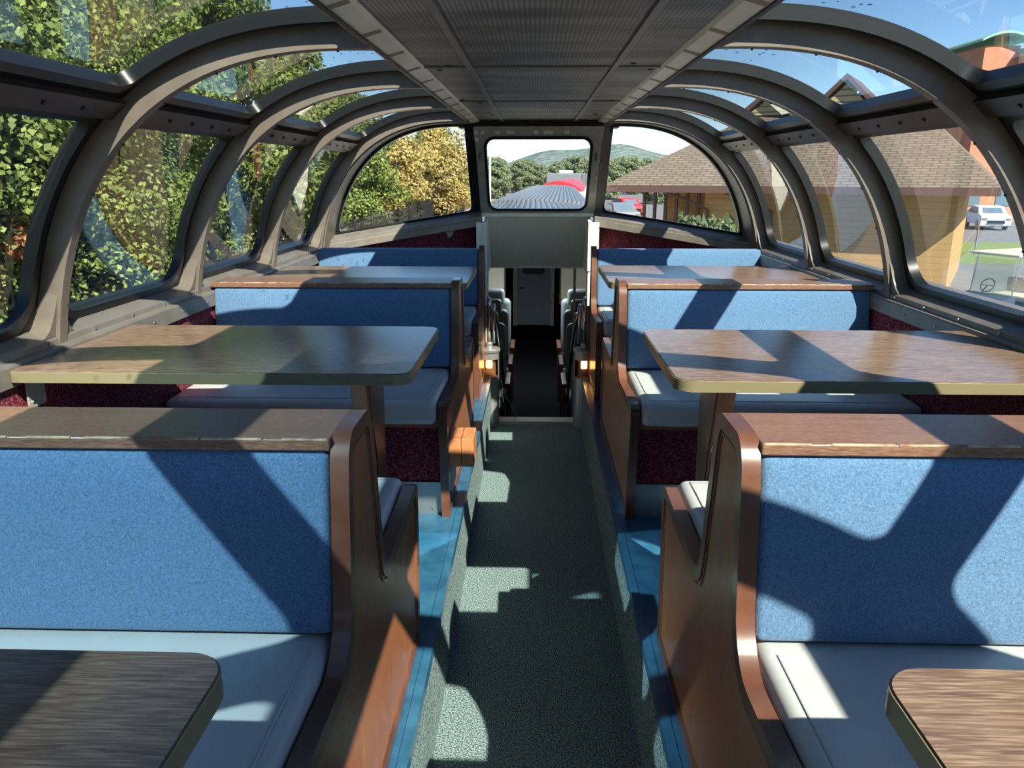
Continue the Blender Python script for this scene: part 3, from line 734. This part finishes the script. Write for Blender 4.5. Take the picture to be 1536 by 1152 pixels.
# ------------------------------------------------------------------ bollards with lamps and handrails
def bollard(sg, label):
    x, y = sg*.300 - (.003 if sg < 0 else 0), 4.80; r = .062
    root = empty('lamp_post', (x, y, 0)); tag(root, label, 'lamp post')
    mb = MB(); n = 28; zs = [0.0, .20, .30, .33, .445, .455, .50]
    def skip(k, z0, z1):   # opening facing the aisle / camera
        a = 2*PI*(k+.5)/n; d = (a-(1.5*PI+(.12*-sg))+PI) % (2*PI)-PI
        return abs(d) < .95 and z0 >= .329 and z1 <= .446
    vs = []; fs = []
    for z in zs: vs += [(r*math.cos(2*PI*k/n), r*math.sin(2*PI*k/n), z) for k in range(n)]
    for i in range(len(zs)-1):
        for k in range(n):
            if not skip(k, zs[i], zs[i+1]): fs.append((i*n+k, i*n+(k+1) % n, (i+1)*n+(k+1) % n, (i+1)*n+k))
    mb.add(vs, fs); mb.build('tube', M['bollard'], root, smooth=True, recalc=False)
    MB().lathe([(.0, .33), (r-.004, .33), (r-.02, .337), (r-.022, .438), (r-.004, .445), (0, .445)], n=20).build('lamp_recess', M['niche'], root, smooth=True, auto=.6)
    MB().prism(rrect(-.019, .019, .392, .440, .006, 3), 1, -.050, -.042).build('bulb', M['amber'], root)
    MB().lathe([(0, .49), (r+.006, .49), (r+.008, .497), (r+.008, .508), (r+.002, .514), (.02, .516), (0, .516)], n=28).build('top_cap', M['bollard'], root, smooth=True, auto=.6)
    MB().lathe([(.022, .512), (.022, .545), (.017, .552), (.0, .552)], n=16).build('collar', M['bollard'], root, smooth=True, auto=.6)
    # inverted-U handrails
    A = []
    for k in range(13):
        a = PI-PI*k/12; A.append((sg*.0, .05-.05*-math.cos(a)*-1, .79+.04*math.sin(a)))
    path = [(0, 0, .54), (0, .0, .78)]+[(0, .045-.045*math.cos(PI*k/10), .78+.045*math.sin(PI*k/10)) for k in range(1, 11)]+[(0, .09, .70), (0, .16, .35)]
    MB().tube(path, .0135, 12).build('handrail', M['chrome'], root, smooth=True)
    path = [(-sg*.030, .02, .54), (-sg*.030, .02, .74)]+[(-sg*.030, .055-.035*math.cos(PI*k/10), .74+.04*math.sin(PI*k/10)) for k in range(1, 11)]+[(-sg*.05, .45, .45), (-sg*.05, 1.2, -.2)]
    MB().tube(path, .0115, 12).build('handrail', M['chrome'], root, smooth=True)
    # rounded end plate behind the rail
    mb = MB(); P = [(-.035, .10), (.035, .10), (.035, .74)]+[(.035*math.cos(a), .74+.035*math.sin(a)) for a in frange(0, PI, 8)][1:]
    mb.prism([(p[0]+sg*.03, p[1]) for p in P], 1, .07, .085); mb.build('end_plate', M['alu'], root, bevel=.003, seg=1)
    if sg < 0:
        MB().box(-.02, .012, -.068, -.055, -.0, .012).build('foot_clip', M['rubber'], root)
    return root
bollard(-1, 'brushed steel lamp post with amber light at the aisle end, left of the stairs')
bollard(1, 'brushed steel lamp post with amber light at the aisle end, right of the stairs')
pr = empty('door_rod', (-.20, 5.0, 0)); tag(pr, 'thin leaning steel rod beside the left lamp post', 'rod')
o = MB().tube([(-.235, 4.88, .27), (-.20, 4.9, .16), (-.135, 4.93, .03)], .005, 8).build('rod_shaft', M['chrome'], pr); o.location = (.20, -5.0, 0)
pl = empty('stair_pole', (.20, 6.4, -.4)); tag(pl, 'thin upright steel pole in the stair opening on the right', 'pole')
o = MB().tube([(.32, 6.5, -.6), (.32, 6.5, .9)], .012, 10).build('pole_shaft', M['alu'], pl); o.location = (-.20, -6.4, .4)

# ------------------------------------------------------------------ back of the dome (behind the camera)
struct(MB().box(-1.5, 1.5, Y0-.06, Y0, -.05, 1.25).build('wall_back', M['cream']))

exec_outside = True
# ------------------------------------------------------------------ outside
GZ = -2.0
M['asphalt'] = mat('asphalt_lot', (.13, .13, .135, 1), .9, var=((.18, .18, .18, 1), 2, 5, .3, .7))
M['grass'] = mat('mown_grass', (.11, .17, .03, 1), 1, var=((.20, .24, .06, 1), 3, 6, .3, .7))
M['gravel'] = mat('gravel_ballast', (.17, .14, .11, 1), 1, var=((.30, .26, .21, 1), 9, 6, .3, .7))
M['undergrowth'] = mat('leafy_ground', (.05, .065, .02, 1), 1, var=((.13, .10, .05, 1), 2, 6, .3, .7))
M['brickpath'] = mat('pink_brick_paving', (.42, .22, .16, 1), .9, var=((.52, .30, .22, 1), 3, 5, .3, .7))
struct(MB().box(-90, 120, -40, 420, GZ-.3, GZ-.02).build('ground_gravel', M['gravel']))
struct(MB().box(4.2, 100, -40, 200, GZ-.05, GZ).build('ground_parking', M['asphalt']))
struct(MB().box(-60, -5.6, -30, 200, GZ-.05, GZ+.02).build('ground_verge', M['undergrowth']))
struct(MB().box(-5.4, -3.4, 20, 90, GZ-.05, GZ+.9).build('ground_brick_path', M['brickpath']))
struct(MB().box(14, 60, 33, 43, GZ-.02, GZ+.04).build('ground_lawn', M['grass']))
M['foliage'] = []
def leaf_mat(name, c1, c2, trans=.35):
    m = bpy.data.materials.new(name); m.use_nodes = True; n = m.node_tree.nodes; l = m.node_tree.links
    b = n['Principled BSDF']; b.inputs['Roughness'].default_value = .55; b.inputs['Specular IOR Level'].default_value = .25
    g = n.new('ShaderNodeNewGeometry'); mx = n.new('ShaderNodeMix'); mx.data_type = 'RGBA'; mx.inputs[6].default_value = c1; mx.inputs[7].default_value = c2
    l.new(g.outputs['Random Per Island'], mx.inputs[0]); l.new(mx.outputs[2], b.inputs['Base Color'])
    t = n.new('ShaderNodeBsdfTranslucent'); l.new(mx.outputs[2], t.inputs[0]); ms = n.new('ShaderNodeMixShader'); ms.inputs[0].default_value = trans
    l.new(b.outputs[0], ms.inputs[1]); l.new(t.outputs[0], ms.inputs[2]); l.new(ms.outputs[0], n['Material Output'].inputs[0])
    return m
LG = leaf_mat('green_leaves', (.10, .15, .035, 1), (.30, .36, .10, 1))
LY = leaf_mat('yellow_orange_leaves', (.38, .35, .11, 1), (.50, .36, .14, 1))
LO = leaf_mat('orange_leaves', (.34, .13, .05, 1), (.48, .23, .10, 1))
LD = leaf_mat('dark_green_leaves', (.08, .12, .06, 1), (.18, .22, .11, 1))
LH = leaf_mat('haze_tinted_leaves', (.15, .20, .12, 1), (.30, .34, .18, 1), .3)  # far leaves: distance haze is put into these paler tones
BARK = mat('bark', (.045, .035, .028, 1), .95, var=((.09, .075, .06, 1), 8, 5, .3, .7))
def leaf_mesh(name, blobs, n, size, m, seed=1):
    n = int(n)
    """many small diamond leaves scattered through ellipsoid clumps"""
    r = np.random.RandomState(seed); w = np.array([b[3]**2 for b in blobs]); idx = r.choice(len(blobs), n, p=w/w.sum())
    B = np.array([(b[0], b[1], b[2], b[3], b[4]) for b in blobs])[idx]
    d = r.normal(size=(n, 3)); d /= np.linalg.norm(d, axis=1)[:, None]; rad = r.uniform(.55, 1.02, n)**.6
    c = B[:, :3]+d*rad[:, None]*np.stack([B[:, 3], B[:, 3], B[:, 4]], 1)
    nrm = d*.7+r.normal(size=(n, 3))*.45+np.array([0, 0, .45]); nrm /= np.linalg.norm(nrm, axis=1)[:, None]
    t = np.cross(nrm, r.normal(size=(n, 3))); t /= np.linalg.norm(t, axis=1)[:, None]; b = np.cross(nrm, t)
    s = size*r.uniform(.6, 1.25, n)[:, None]
    V = np.stack([c-t*s*.5, c+b*s*.36+nrm*s*.06, c+t*s*.55, c-b*s*.36+nrm*s*.06], 1).reshape(-1, 3)
    me = bpy.data.meshes.new(name); me.vertices.add(4*n); me.vertices.foreach_set('co', V.ravel().astype(np.float32))
    me.loops.add(4*n); me.loops.foreach_set('vertex_index', np.arange(4*n, dtype=np.int32)); me.polygons.add(n)
    me.polygons.foreach_set('loop_start', np.arange(0, 4*n, 4, dtype=np.int32)); me.polygons.foreach_set('loop_total', np.full(n, 4, dtype=np.int32))
    me.materials.append(m); me.update(calc_edges=True); me.validate(); return me
def crown_blobs(rx, h0, h1, n, seed, r0=.55, r1=1.1):
    r = random.Random(seed); out = []
    for i in range(n):
        t = r.random(); z = h0+(h1-h0)*t; w = rx*math.sin(PI*(.12+.80*t))**.7; a = r.uniform(0, 2*PI); q = w*math.sqrt(r.uniform(.15, 1))
        R_ = r.uniform(r0, r1); out.append((q*math.cos(a), q*math.sin(a), z, R_, R_*.7))
    return out
def trunk(h, r, seed, blobs):
    rr = random.Random(seed); mb = MB(); p = [(0, 0, -.1)]; x = y = 0
    for k in range(1, 7): x += rr.uniform(-.08, .08); y += rr.uniform(-.08, .08); p.append((x, y, h*k/6))
    mb.tube(p, [r*(1-.13*k) for k in range(7)], 8)
    for b in blobs[::2]:
        k = min(5, max(1, int(6*(b[2]-.6)/h*.7))); q = p[k]; m_ = ((q[0]+b[0])/2, (q[1]+b[1])/2, (q[2]+b[2])/2+.1)
        mb.tube([q, m_, b[:3]], [r*.35, r*.22, r*.08], 5)
    return mb
TREES = {}
def tree_proto(key, mtl, rx, h0, h1, nb, n, size, seed, extra=None):
    bl = crown_blobs(rx, h0, h1, nb, seed); root = empty('tree', (0, -200, GZ))
    o = bpy.data.objects.new('foliage', leaf_mesh('foliage', bl, n, size, mtl, seed)); COL.objects.link(o); o.parent = root
    t = trunk(h1*.8, .13, seed, bl).build('trunk', BARK, root, smooth=True)
    if extra:
        o = bpy.data.objects.new('orange_branch', leaf_mesh('orange_branch', extra, 900, .13, LO, seed+3)); COL.objects.link(o); o.parent = root; o['label'] = 'withered orange leaves'
    TREES[key] = root; return root
used = {}
def place_tree(key, x, y, sc, rz, label, group='trees beyond the fence', name='tree'):
    o = TREES[key] if key not in used else copy_tree(TREES[key]); used[key] = 1
    o.name = name; o.location = (x, y, GZ); o.rotation_euler[2] = rz; o.scale = (sc, sc, sc); tag(o, label, 'tree', group); return o
tree_proto('near', LG, 2.7, 1.3, 7.6, 120, 120000, .082, 11)
tree_proto('orange', LG, 2.3, 1.3, 7.4, 100, 90000, .088, 13, extra=[(.15, -1.75, 3.05, .42, .3), (.6, -1.9, 2.75, .3, .25), (.35, -2.1, 3.5, .25, .2), (0.2, -2.1, 2.5, .2, .2)])
tree_proto('mid', LG, 2.6, 1.0, 8.0, 80, 42000, .15, 17)
tree_proto('yellow', LY, 2.4, 2.0, 7.2, 60, 17000, .19, 19)
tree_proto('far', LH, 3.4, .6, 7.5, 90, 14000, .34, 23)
place_tree('near', -7.6, 3.2, 1.08, .3, 'bushy green maple filling the nearest left window')
place_tree('near', -8.6, 8.0, 1.12, 2.0, 'tall green maple rising behind the second left window')
place_tree('orange', -7.4, 12.0, 1.0, .0, 'green maple with one withered orange branch')
place_tree('mid', -9.6, 16.5, 1.08, 4.0, 'dense green tree standing behind the third left window')
place_tree('mid', -8.6, 21.5, 1.04, 1.0, 'green tree seen through the fourth left window')
place_tree('mid', -9.2, 27.5, 1.0, 5.0, 'green tree at the outer edge of the left end window')
place_tree('mid', -8.0, 34.0, .82, 3.0, 'green tree in the middle of the left end window')
place_tree('yellow', -7.8, 42.0, .84, .5, 'yellow-orange autumn tree in the left end window')
place_tree('yellow', -5.9, 50.0, .90, 2.5, 'orange-topped autumn tree nearest the end window post')
place_tree('mid', -7.6, 62.0, .85, 2.2, 'pale green tree at the left of the centre window', )
place_tree('mid', -20, 2.0, 1.3, 2.2, 'big green tree behind the nearest maple', )
place_tree('mid', -20.5, 11.5, 1.3, 3.2, 'big green tree standing farther back behind the second left window')
place_tree('mid', -20, 21.0, 1.25, 4.2, 'big green tree in the second line behind the orange branch')
place_tree('mid', -18, 31.0, 1.1, .2, 'big green tree in the second line by the end window')
place_tree('far', -14, 48.0, .9, .2, 'dark green tree beyond the yellow trees')
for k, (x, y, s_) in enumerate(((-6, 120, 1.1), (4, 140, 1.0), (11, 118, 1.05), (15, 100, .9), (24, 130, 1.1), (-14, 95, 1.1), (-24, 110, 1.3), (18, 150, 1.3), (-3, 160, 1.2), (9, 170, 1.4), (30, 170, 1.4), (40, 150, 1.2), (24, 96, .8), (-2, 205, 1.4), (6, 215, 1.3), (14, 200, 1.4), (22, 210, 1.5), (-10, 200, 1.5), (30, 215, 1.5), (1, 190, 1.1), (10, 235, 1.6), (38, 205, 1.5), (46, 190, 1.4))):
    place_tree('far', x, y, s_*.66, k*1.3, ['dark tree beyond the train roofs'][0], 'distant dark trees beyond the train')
# fence
fr = empty('iron_fence', (-6.3, 20, GZ)); tag(fr, 'black iron fence running along the tracks under the left trees', 'fence')
blk = mat('black_iron', (.008, .009, .012, 1), .5)
mb = MB(); y = -6.0
while y < 70: mb.box(-.008, .008, y-20-.006, y-20+.006, .05, 2.1); y += .16
mb.build('picket_panel', blk, fr)
mb = MB(); mb.box(-.02, .02, -26, 50, .25, .30); mb.box(-.02, .02, -26, 50, 1.9, 1.95); mb.build('cross_rail', blk, fr)
for k in range(26): MB().box(-.03, .03, -26+3*k-.03, -26+3*k+.03, 0, 2.3).build('fence_post', blk, fr)
# hedge strip behind the fence (undergrowth, uncountable)
bl = [(-7.3+random.uniform(-.5, .5), -2+k*.62, GZ+.5+random.uniform(0, .5), .7, .6) for k in range(110)]
o = bpy.data.objects.new('undergrowth', leaf_mesh('undergrowth', bl, 26000, .2, LD, 31)); COL.objects.link(o); tag(o, 'low leafy undergrowth behind the black iron fence', 'undergrowth'); o['kind'] = 'stuff'
# hills
mb = MB(); rows = []
def hillh(x): return 12+9*math.exp(-((x-35)/55)**2)+3*math.sin(x*.05)+1.5*math.sin(x*.17+1)
for j, (y, k) in enumerate(((300, 0), (340, .6), (380, 1.0), (430, .4))): rows.append([(x, y, GZ+k*hillh(x)*.70) for x in np.linspace(-260, 320, 90)])
mb.grid(rows); struct(mb.build('hills', mat('haze_tinted_hill', (.10, .145, .14, 1), 1, var=((.17, .21, .18, 1), .12, 8, .4, .65), bump=(.25, 1, 3)), smooth=True))  # bluish distance haze is mixed into the hill colour

# own car roof ahead and next coaches
M['roofcorr'] = stripes('corrugated_stainless', (.30, .31, .32, 1), (.10, .11, .12, 1), 0, 10, .45, .6, .7)
M['red'] = mat('red_paint', (.60, .03, .04, 1), .4); M['white'] = mat('white_paint', (.75, .75, .75, 1), .4); M['grey'] = mat('grey_paint', (.16, .17, .19, 1), .6)
def corr_roof(name, x0, y0, y1, zt, hw, label, yaw=0, body=True):
    r = empty(name, (x0, y0, GZ), yaw); mb = MB(); n = 120; rows = []
    prof_ = []
    for k in range(n+1):
        a = -1+2*k/n; z = zt-.13*a*a-.45*a**8; rip = .022 if k % 4 in (1, 2) else 0
        prof_.append((a*hw, z+rip))
    for yy in (0, y1-y0): rows.append([(x, yy, z-GZ) for x, z in prof_])
    mb.grid(rows)
    if body: mb.add([(x, 0, z-GZ) for x, z in prof_]+[(hw, 0, zt-1.2-GZ), (-hw, 0, zt-1.2-GZ)], [tuple(range(n+3))])
    mb.build('corrugated_roof', M['roofcorr'], r)
    if body: MB().box(-hw, hw, 0, y1-y0, .9, zt-.7-GZ).build('car_body', M['alu'], r)
    tag(r, label, 'train'); return r
o = corr_roof('car_roof', 0, 6.90, 16.5, 1.03, 1.50, 'ribbed stainless roof of the own car just ahead of the front window', body=False)
corr_roof('train_car', .0, 17.2, 41, 1.06, 1.50, 'second ribbed stainless coach roof coupled ahead', yaw=-.035)
tc_ = empty('train_car', (1.2, 43, GZ), -.07); tag(tc_, 'red and white coach curving right beyond the stainless roofs', 'train')
MB().box(-1.4, 1.4, 0, 24, .9, 2.7).build('car_body', M['white'], tc_)
mb = MB(); rows = [[(1.4*a, yy, 2.7+.55*(1-a*a)) for a in frange(-1, 1, 10)] for yy in (0, 24)]; mb.grid(rows); mb.add(rows[0], [tuple(range(11))]); mb.build('roof', M['red'], tc_)
lc = empty('locomotive', (2.4, 69, GZ), -.1); tag(lc, 'grey locomotive with small rooftop units beyond the red coach', 'locomotive')
MB().box(-1.5, 1.5, 0, 16, .9, 3.7).build('hood', M['grey'], lc, bevel=.1); MB().box(-.6, .6, 3, 5, 3.7, 3.95).build('rooftop_unit', M['white'], lc, bevel=.05)
MB().box(-1.5, 1.5, 1, 3, 3.2, 3.6).build('headlight_panel', M['red'], lc, bevel=.05)
for k, (x, y, h) in enumerate(((-4.0, 70, 7), (5.8, 80, 9.5), (6.8, 82, 9))):
    lp = empty('light_pole', (x, y, GZ)); tag(lp, ['slim white pole at the left of the centre window', 'tall pale mast right in the centre window', 'shorter pale mast beside the tall one'][k], 'pole')
    MB().tube([(0, 0, 0), (0, 0, h)], .09, 8).build('shaft', M['white'], lp); MB().box(-.35, .35, -.12, .12, h, h+.18).build('lamp_head', M['white'], lp)

# station building on the right
M['stucco'] = mat('tan_clapboard', (.50, .34, .15, 1), .8, var=((.46, .31, .14, 1), 2, 4, .3, .7))
clap = stripes('tan_clapboard_siding', (.42, .27, .11, 1), (.34, .215, .085, 1), 2, 5.0, .8, 0, .88, .01)
M['fascia'] = mat('brown_fascia', (.11, .06, .05, 1), .6); M['pipe'] = mat('brown_pipe', (.10, .05, .04, 1), .5)
SH = shingle('asphalt_shingles', (.21, .165, .125, 1), (.155, .122, .095, 1), 1.0, .42, .16)
PHI = math.radians(27)
bd = empty('station_building', (12.4, 23.6, GZ), math.radians(60)); tag(bd, 'tan station building with brown shingled hip roof right of the train', 'building')
# local frame: +y runs along the wall away from the camera, +x into the building
LW, DW, EH = 9.95, 9.0, 3.22
def inb(o): return o
w_ = MB(); w_.box(0, DW, 0, 7.6, 0, EH); w_.box(1.6, DW, 7.6, LW-.4, 0, EH-.02); w_.build('wall', clap, bd)
ov = 1.05; RH = 3.0; e0 = EH-.02
def hip_roof(parent, x0, x1, y0, y1, z, rA, rB):
    vs = [(x0, y0, z), (x1, y0, z), (x1, y1, z), (x0, y1, z), rA, rB]
    me = bpy.data.meshes.new('roof'); me.from_pydata(vs, [], [(3, 0, 4, 5), (0, 1, 4), (1, 2, 5, 4), (2, 3, 5)]); uvl = me.uv_layers.new(name='UVMap')
    for p in me.polygons:
        nv = Vector(p.normal); t = nv.cross(Vector((0, 0, 1))).normalized(); b = nv.cross(t)
        for li in p.loop_indices:
            co = me.vertices[me.loops[li].vertex_index].co; uvl.data[li].uv = (co.dot(t), co.dot(b))
    me.materials.append(SH); o = bpy.data.objects.new('roof', me); COL.objects.link(o); o.parent = parent; return o
hip_roof(bd, -ov, DW+ov, -ov, LW+ov, e0, (DW/2, 2.1, e0+RH), (DW/2, LW-3.6, e0+RH))
mb = MB(); mb.ring([(-ov, -ov), (DW+ov, -ov), (DW+ov, LW+ov), (-ov, LW+ov)], [(-ov+.08, -ov+.08), (DW+ov-.08, -ov+.08), (DW+ov-.08, LW+ov-.08), (-ov+.08, LW+ov-.08)], 2, e0-.20, e0+.03); mb.build('fascia', M['fascia'], bd)
MB().box(-ov+.02, DW+ov-.02, -ov+.02, LW+ov-.02, e0-.16, e0-.12).build('soffit', M['stucco'], bd)
def dormer(x, y, z, w, h, dep):
    r = MB()
    mb = MB(); mb.add([(x, y-w/2, z), (x, y+w/2, z), (x, y, z+h), (x+dep, y-w/2, z), (x+dep, y+w/2, z), (x+dep, y, z+h)], [(0, 1, 2), (3, 5, 4), (0, 3, 4, 1)])
    g = mb.build('gable_siding', stripes('gable_siding_%d' % int(y*10), (.50, .42, .22, 1), (.16, .17, .17, 1), 2, 5, .8, 0, .72), bd)
    mb = MB()
    for s_ in (-1, 1):
        mb.add([(x-.25, y, z+h+.12), (x-.25, y+s_*(w/2+.25), z-.16), (x+dep, y+s_*(w/2+.25), z-.16), (x+dep, y, z+h+.12), (x-.25, y, z+h+.30), (x-.25, y+s_*(w/2+.28), z+.02), (x+dep, y+s_*(w/2+.28), z+.02), (x+dep, y, z+h+.30)],
               [(0, 1, 2, 3), (4, 7, 6, 5), (0, 4, 5, 1), (2, 6, 7, 3), (1, 5, 6, 2), (0, 3, 7, 4)])
    mb.build('gable_trim', M['fascia'], g)
dormer(3.0, 3.9, EH+2.1, 2.6, 1.25, 3)
dormer(3.4, 6.6, EH+2.45, 1.5, .55, 3)
for k in range(6): MB().box(.05, .15, 7.8+k*.40, 7.9+k*.40, 0, EH-.1).build('porch_post', M['pipe'], bd)
for k, yy in enumerate((5.3, 7.45)):
    MB().tube([(-ov+.08, yy+1.3, EH-.22), (-.4, yy+.7, EH-.45), (-.12, yy, EH-.8), (-.10, yy-.02, .1)], .055, 8).build('downpipe', M['pipe'], bd)
# lower red canopy and cars lie beyond the porch
# bush at the wall
bl = [(random.uniform(-.8, .8), random.uniform(-1, 1), .5+random.uniform(-.2, .8), .6, .55) for _ in range(14)]
bs = empty('bush', (4.55, 21.3, GZ)); tag(bs, 'dark green spiky bush in front of the station wall', 'bush')
o = bpy.data.objects.new('foliage', leaf_mesh('bush_foliage', bl, 3500, .28, LD, 41)); COL.objects.link(o); o.parent = bs; o.scale = (.75, .75, 1.4)
MB().tube([(0, 0, 0), (.1, 0, .9)], .05, 6).build('stem', BARK, bs)

# hotel blocks beyond
M['brick'] = mat('red_brick_wall', (.42, .17, .10, 1), .9, var=((.50, .22, .13, 1), 1, 4, .3, .7)); M['beige'] = mat('beige_render', (.62, .56, .45, 1), .8)
M['greenroof'] = mat('green_metal_roof', (.22, .42, .33, 1), .5); M['winglass'] = mat('hotel_window_glass', (.10, .15, .2, 1), .1)
ht = empty('hotel', (41.3, 68, GZ), .0); tag(ht, 'tall brick and beige hotel with green curved roofs beyond the parking lot', 'building')
MB().box(-5.2, -2.4, 0, 12, 0, 13.6).build('brick_block', M['brick'], ht); MB().box(-2.4, 2.4, -1, 12, 0, 13.0).build('beige_block', M['beige'], ht)
MB().box(2.4, 40, -3, 14, 0, 13.9).build('brick_block', M['brick'], ht); MB().box(-9, 34, -4.4, 0, 0, 5.0).build('brick_base', M['brick'], ht)
mb = MB(); P = [(-5.9+3.9*t, 13.5+.9*math.sin(PI*(.12+.75*t))) for t in frange(0, 1, 10)]; mb.prism(P+[(p[0], p[1]+.18) for p in reversed(P)], 1, -.9, 12.5); mb.build('curved_roof', M['greenroof'], ht)
mb = MB(); P = [(1.8+8*t, 13.9+1.0*math.sin(PI*(.05+.8*t))) for t in frange(0, 1, 10)]; mb.prism(P+[(p[0], p[1]+.18) for p in reversed(P)], 1, -4, 12.5); mb.build('curved_roof', M['greenroof'], ht)
MB().box(-2.6, 2.5, -1.4, 12.4, 13.0, 13.3).build('roof_edge', M['greenroof'], ht)
for k in range(2):
    for j in range(4):
        MB().box(-1.6+k*2.0, -.5+k*2.0, -1.06, -.96, 2.2+j*2.9, 3.9+j*2.9).build('hotel_window', M['winglass'], ht)
for k in range(5):
    MB().box(-7.6+k*2.6, -6.2+k*2.6, -4.46, -4.36, 1.2, 3.6).build('hotel_window', M['winglass'], ht)
# white car
def wheel(mb, x, y, r=.33, w=.2):
    mb.cur = 1; n = 18
    for (rr, m_, ww) in ((r, 1, w), (r*.6, 2, w+.02)):
        mb.cur = m_; mb.tube([(x-ww/2, y, r), (x+ww/2, y, r)], rr, n)
def car(name, loc, rz, m_, label):
    r = empty(name, loc, rz)
    side = [(-2.2, .35), (-2.25, .75), (-2.1, .95), (-1.35, 1.05), (-.75, 1.5), (.7, 1.55), (1.6, 1.1), (2.2, 1.0), (2.25, .4)]
    rows = []
    for x, k in ((-.9, .93), (-.88, 1), (-.6, 1.0), (.6, 1.0), (.88, 1), (.9, .93)):
        rows.append([(x*(1-.14*max(0, z-.95)/.6), y, .35+(z-.35)*k) for y, z in side])
    mb = MB(); mb.grid(rows); mb.add(rows[0], [tuple(range(9))]); mb.add(rows[-1], [tuple(range(9))]); mb.build('body', m_, r, bevel=.04)
    mb = MB(); mb.prism([(-.62, 1.08), (.62, 1.08), (.55, 1.44), (-.55, 1.44)], 1, -1.32, -1.30)
    q = mb.build('windshield', M['winglass'], r); shear_y(q, 1.08, 1.25)
    for s_ in (-1, 1):
        mb = MB(); mb.add([(s_*.885, -.95, 1.05), (s_*.885, 1.3, 1.08), (s_*.83, .65, 1.46), (s_*.83, -.6, 1.42)], [(0, 1, 2, 3)]); mb.build('side_window', M['winglass'], r)
        MB().box(s_*.55, s_*.85, -2.27, -2.2, .68, .82).build('headlight', M['chrome'], r)
        for y in (-1.35, 1.4): w_ = MB(); wheel(w_, s_*.80, y); w_.mi = [i-1 for i in w_.mi]; w_.build('wheel', [M['rubber'], M['alu']], r)
    MB().box(-.5, .5, -2.29, -2.24, .45, .66).build('grille', M['rubber'], r)
    tag(r, label, 'car'); return r
car('car', (31.0, 55, GZ), -.25, M['white'], 'white car parked beyond the station corner, facing the train')
car('car', (6.4, 60, GZ), .2, M['grey'], 'grey car beside the station porch, below the red canopy')
car('car', (8.2, 72, GZ), .3, M['red'], 'red car parked behind the grey car by the porch')
# golf cart
gc = empty('golf_cart', (11.35, 18.7, GZ), math.radians(-66)); tag(gc, 'dark golf cart with cream roof and cream seat beside the station wall', 'golf cart')
M['dkblue'] = mat('dark_blue_body', (.035, .05, .08, 1), .3); M['creamseat'] = mat('cream_vinyl', (.60, .52, .38, 1), .6)
mb = MB(); rows = []
sd = [(-1.25, .30), (-1.28, .62), (-1.0, .82), (-.62, .88), (-.55, .42), (.05, .40), (.12, .62), (.95, .66), (1.2, .60), (1.2, .30)]
for x in (-.58, .58): rows.append([(x, y, z) for y, z in sd])
mb.grid(rows); mb.add(rows[0], [tuple(range(10))]); mb.add(rows[1], [tuple(range(10))]); mb.build('body', M['dkblue'], gc, bevel=.04)
softbox('seat', M['creamseat'], gc, -.52, .52, .08, .58, .66, .80, .05); b = softbox('seat_back', M['creamseat'], gc, -.52, .52, .58, .70, .82, 1.15, .04)
softbox('roof', M['creamseat'], gc, -.62, .62, -.75, 1.05, 1.76, 1.83, .03)
for (x, y0_, y1_) in ((-.52, -.68, -.55), (.52, -.68, -.55), (-.52, .85, .9), (.52, .85, .9)):
    MB().tube([(x, y0_, .75), (x, y1_, 1.77)], .018, 8).build('roof_post', M['chrome'], gc)
mb = MB(); mb.tube([(-.28+.17*math.cos(a), -.42+.07*math.sin(a), 1.02+.15*math.sin(a)) for a in frange(0, 2*PI, 20)], .014, 6, caps=False); mb.tube([(-.28, -.42, 1.02), (-.28, -.65, .82)], .02, 6); mb.tube([(-.45, -.42, 1.02), (-.11, -.42, 1.02)], .01, 5)
mb.build('steering_wheel', M['rubber'], gc)
mb = MB(); mb.prism([(-.5, .86), (.5, .86), (.5, 1.7), (-.5, 1.7)], 1, -.70, -.69); mb.build('windscreen', M['glass'], gc)
for x in (-.5, .5):
    for y in (-.88, .82): w_ = MB(); wheel(w_, x, y, .24, .18); w_.mi = [i-1 for i in w_.mi]; w_.build('wheel', [M['rubber'], M['alu']], gc)
gf = empty('wire_fence', (24, 36, GZ)); tag(gf, 'low wire fence at the edge of the lawn by the parking lot', 'fence')
for k in range(8): MB().tube([(k*2.2-4, 0, 0), (k*2.2-4, 0, 1.4)], .04, 6).build('fence_post', M['grey'], gf)
MB().tube([(-4, 0, 1.35), (12, 0, 1.35)], .025, 6).build('fence_rail', M['grey'], gf)
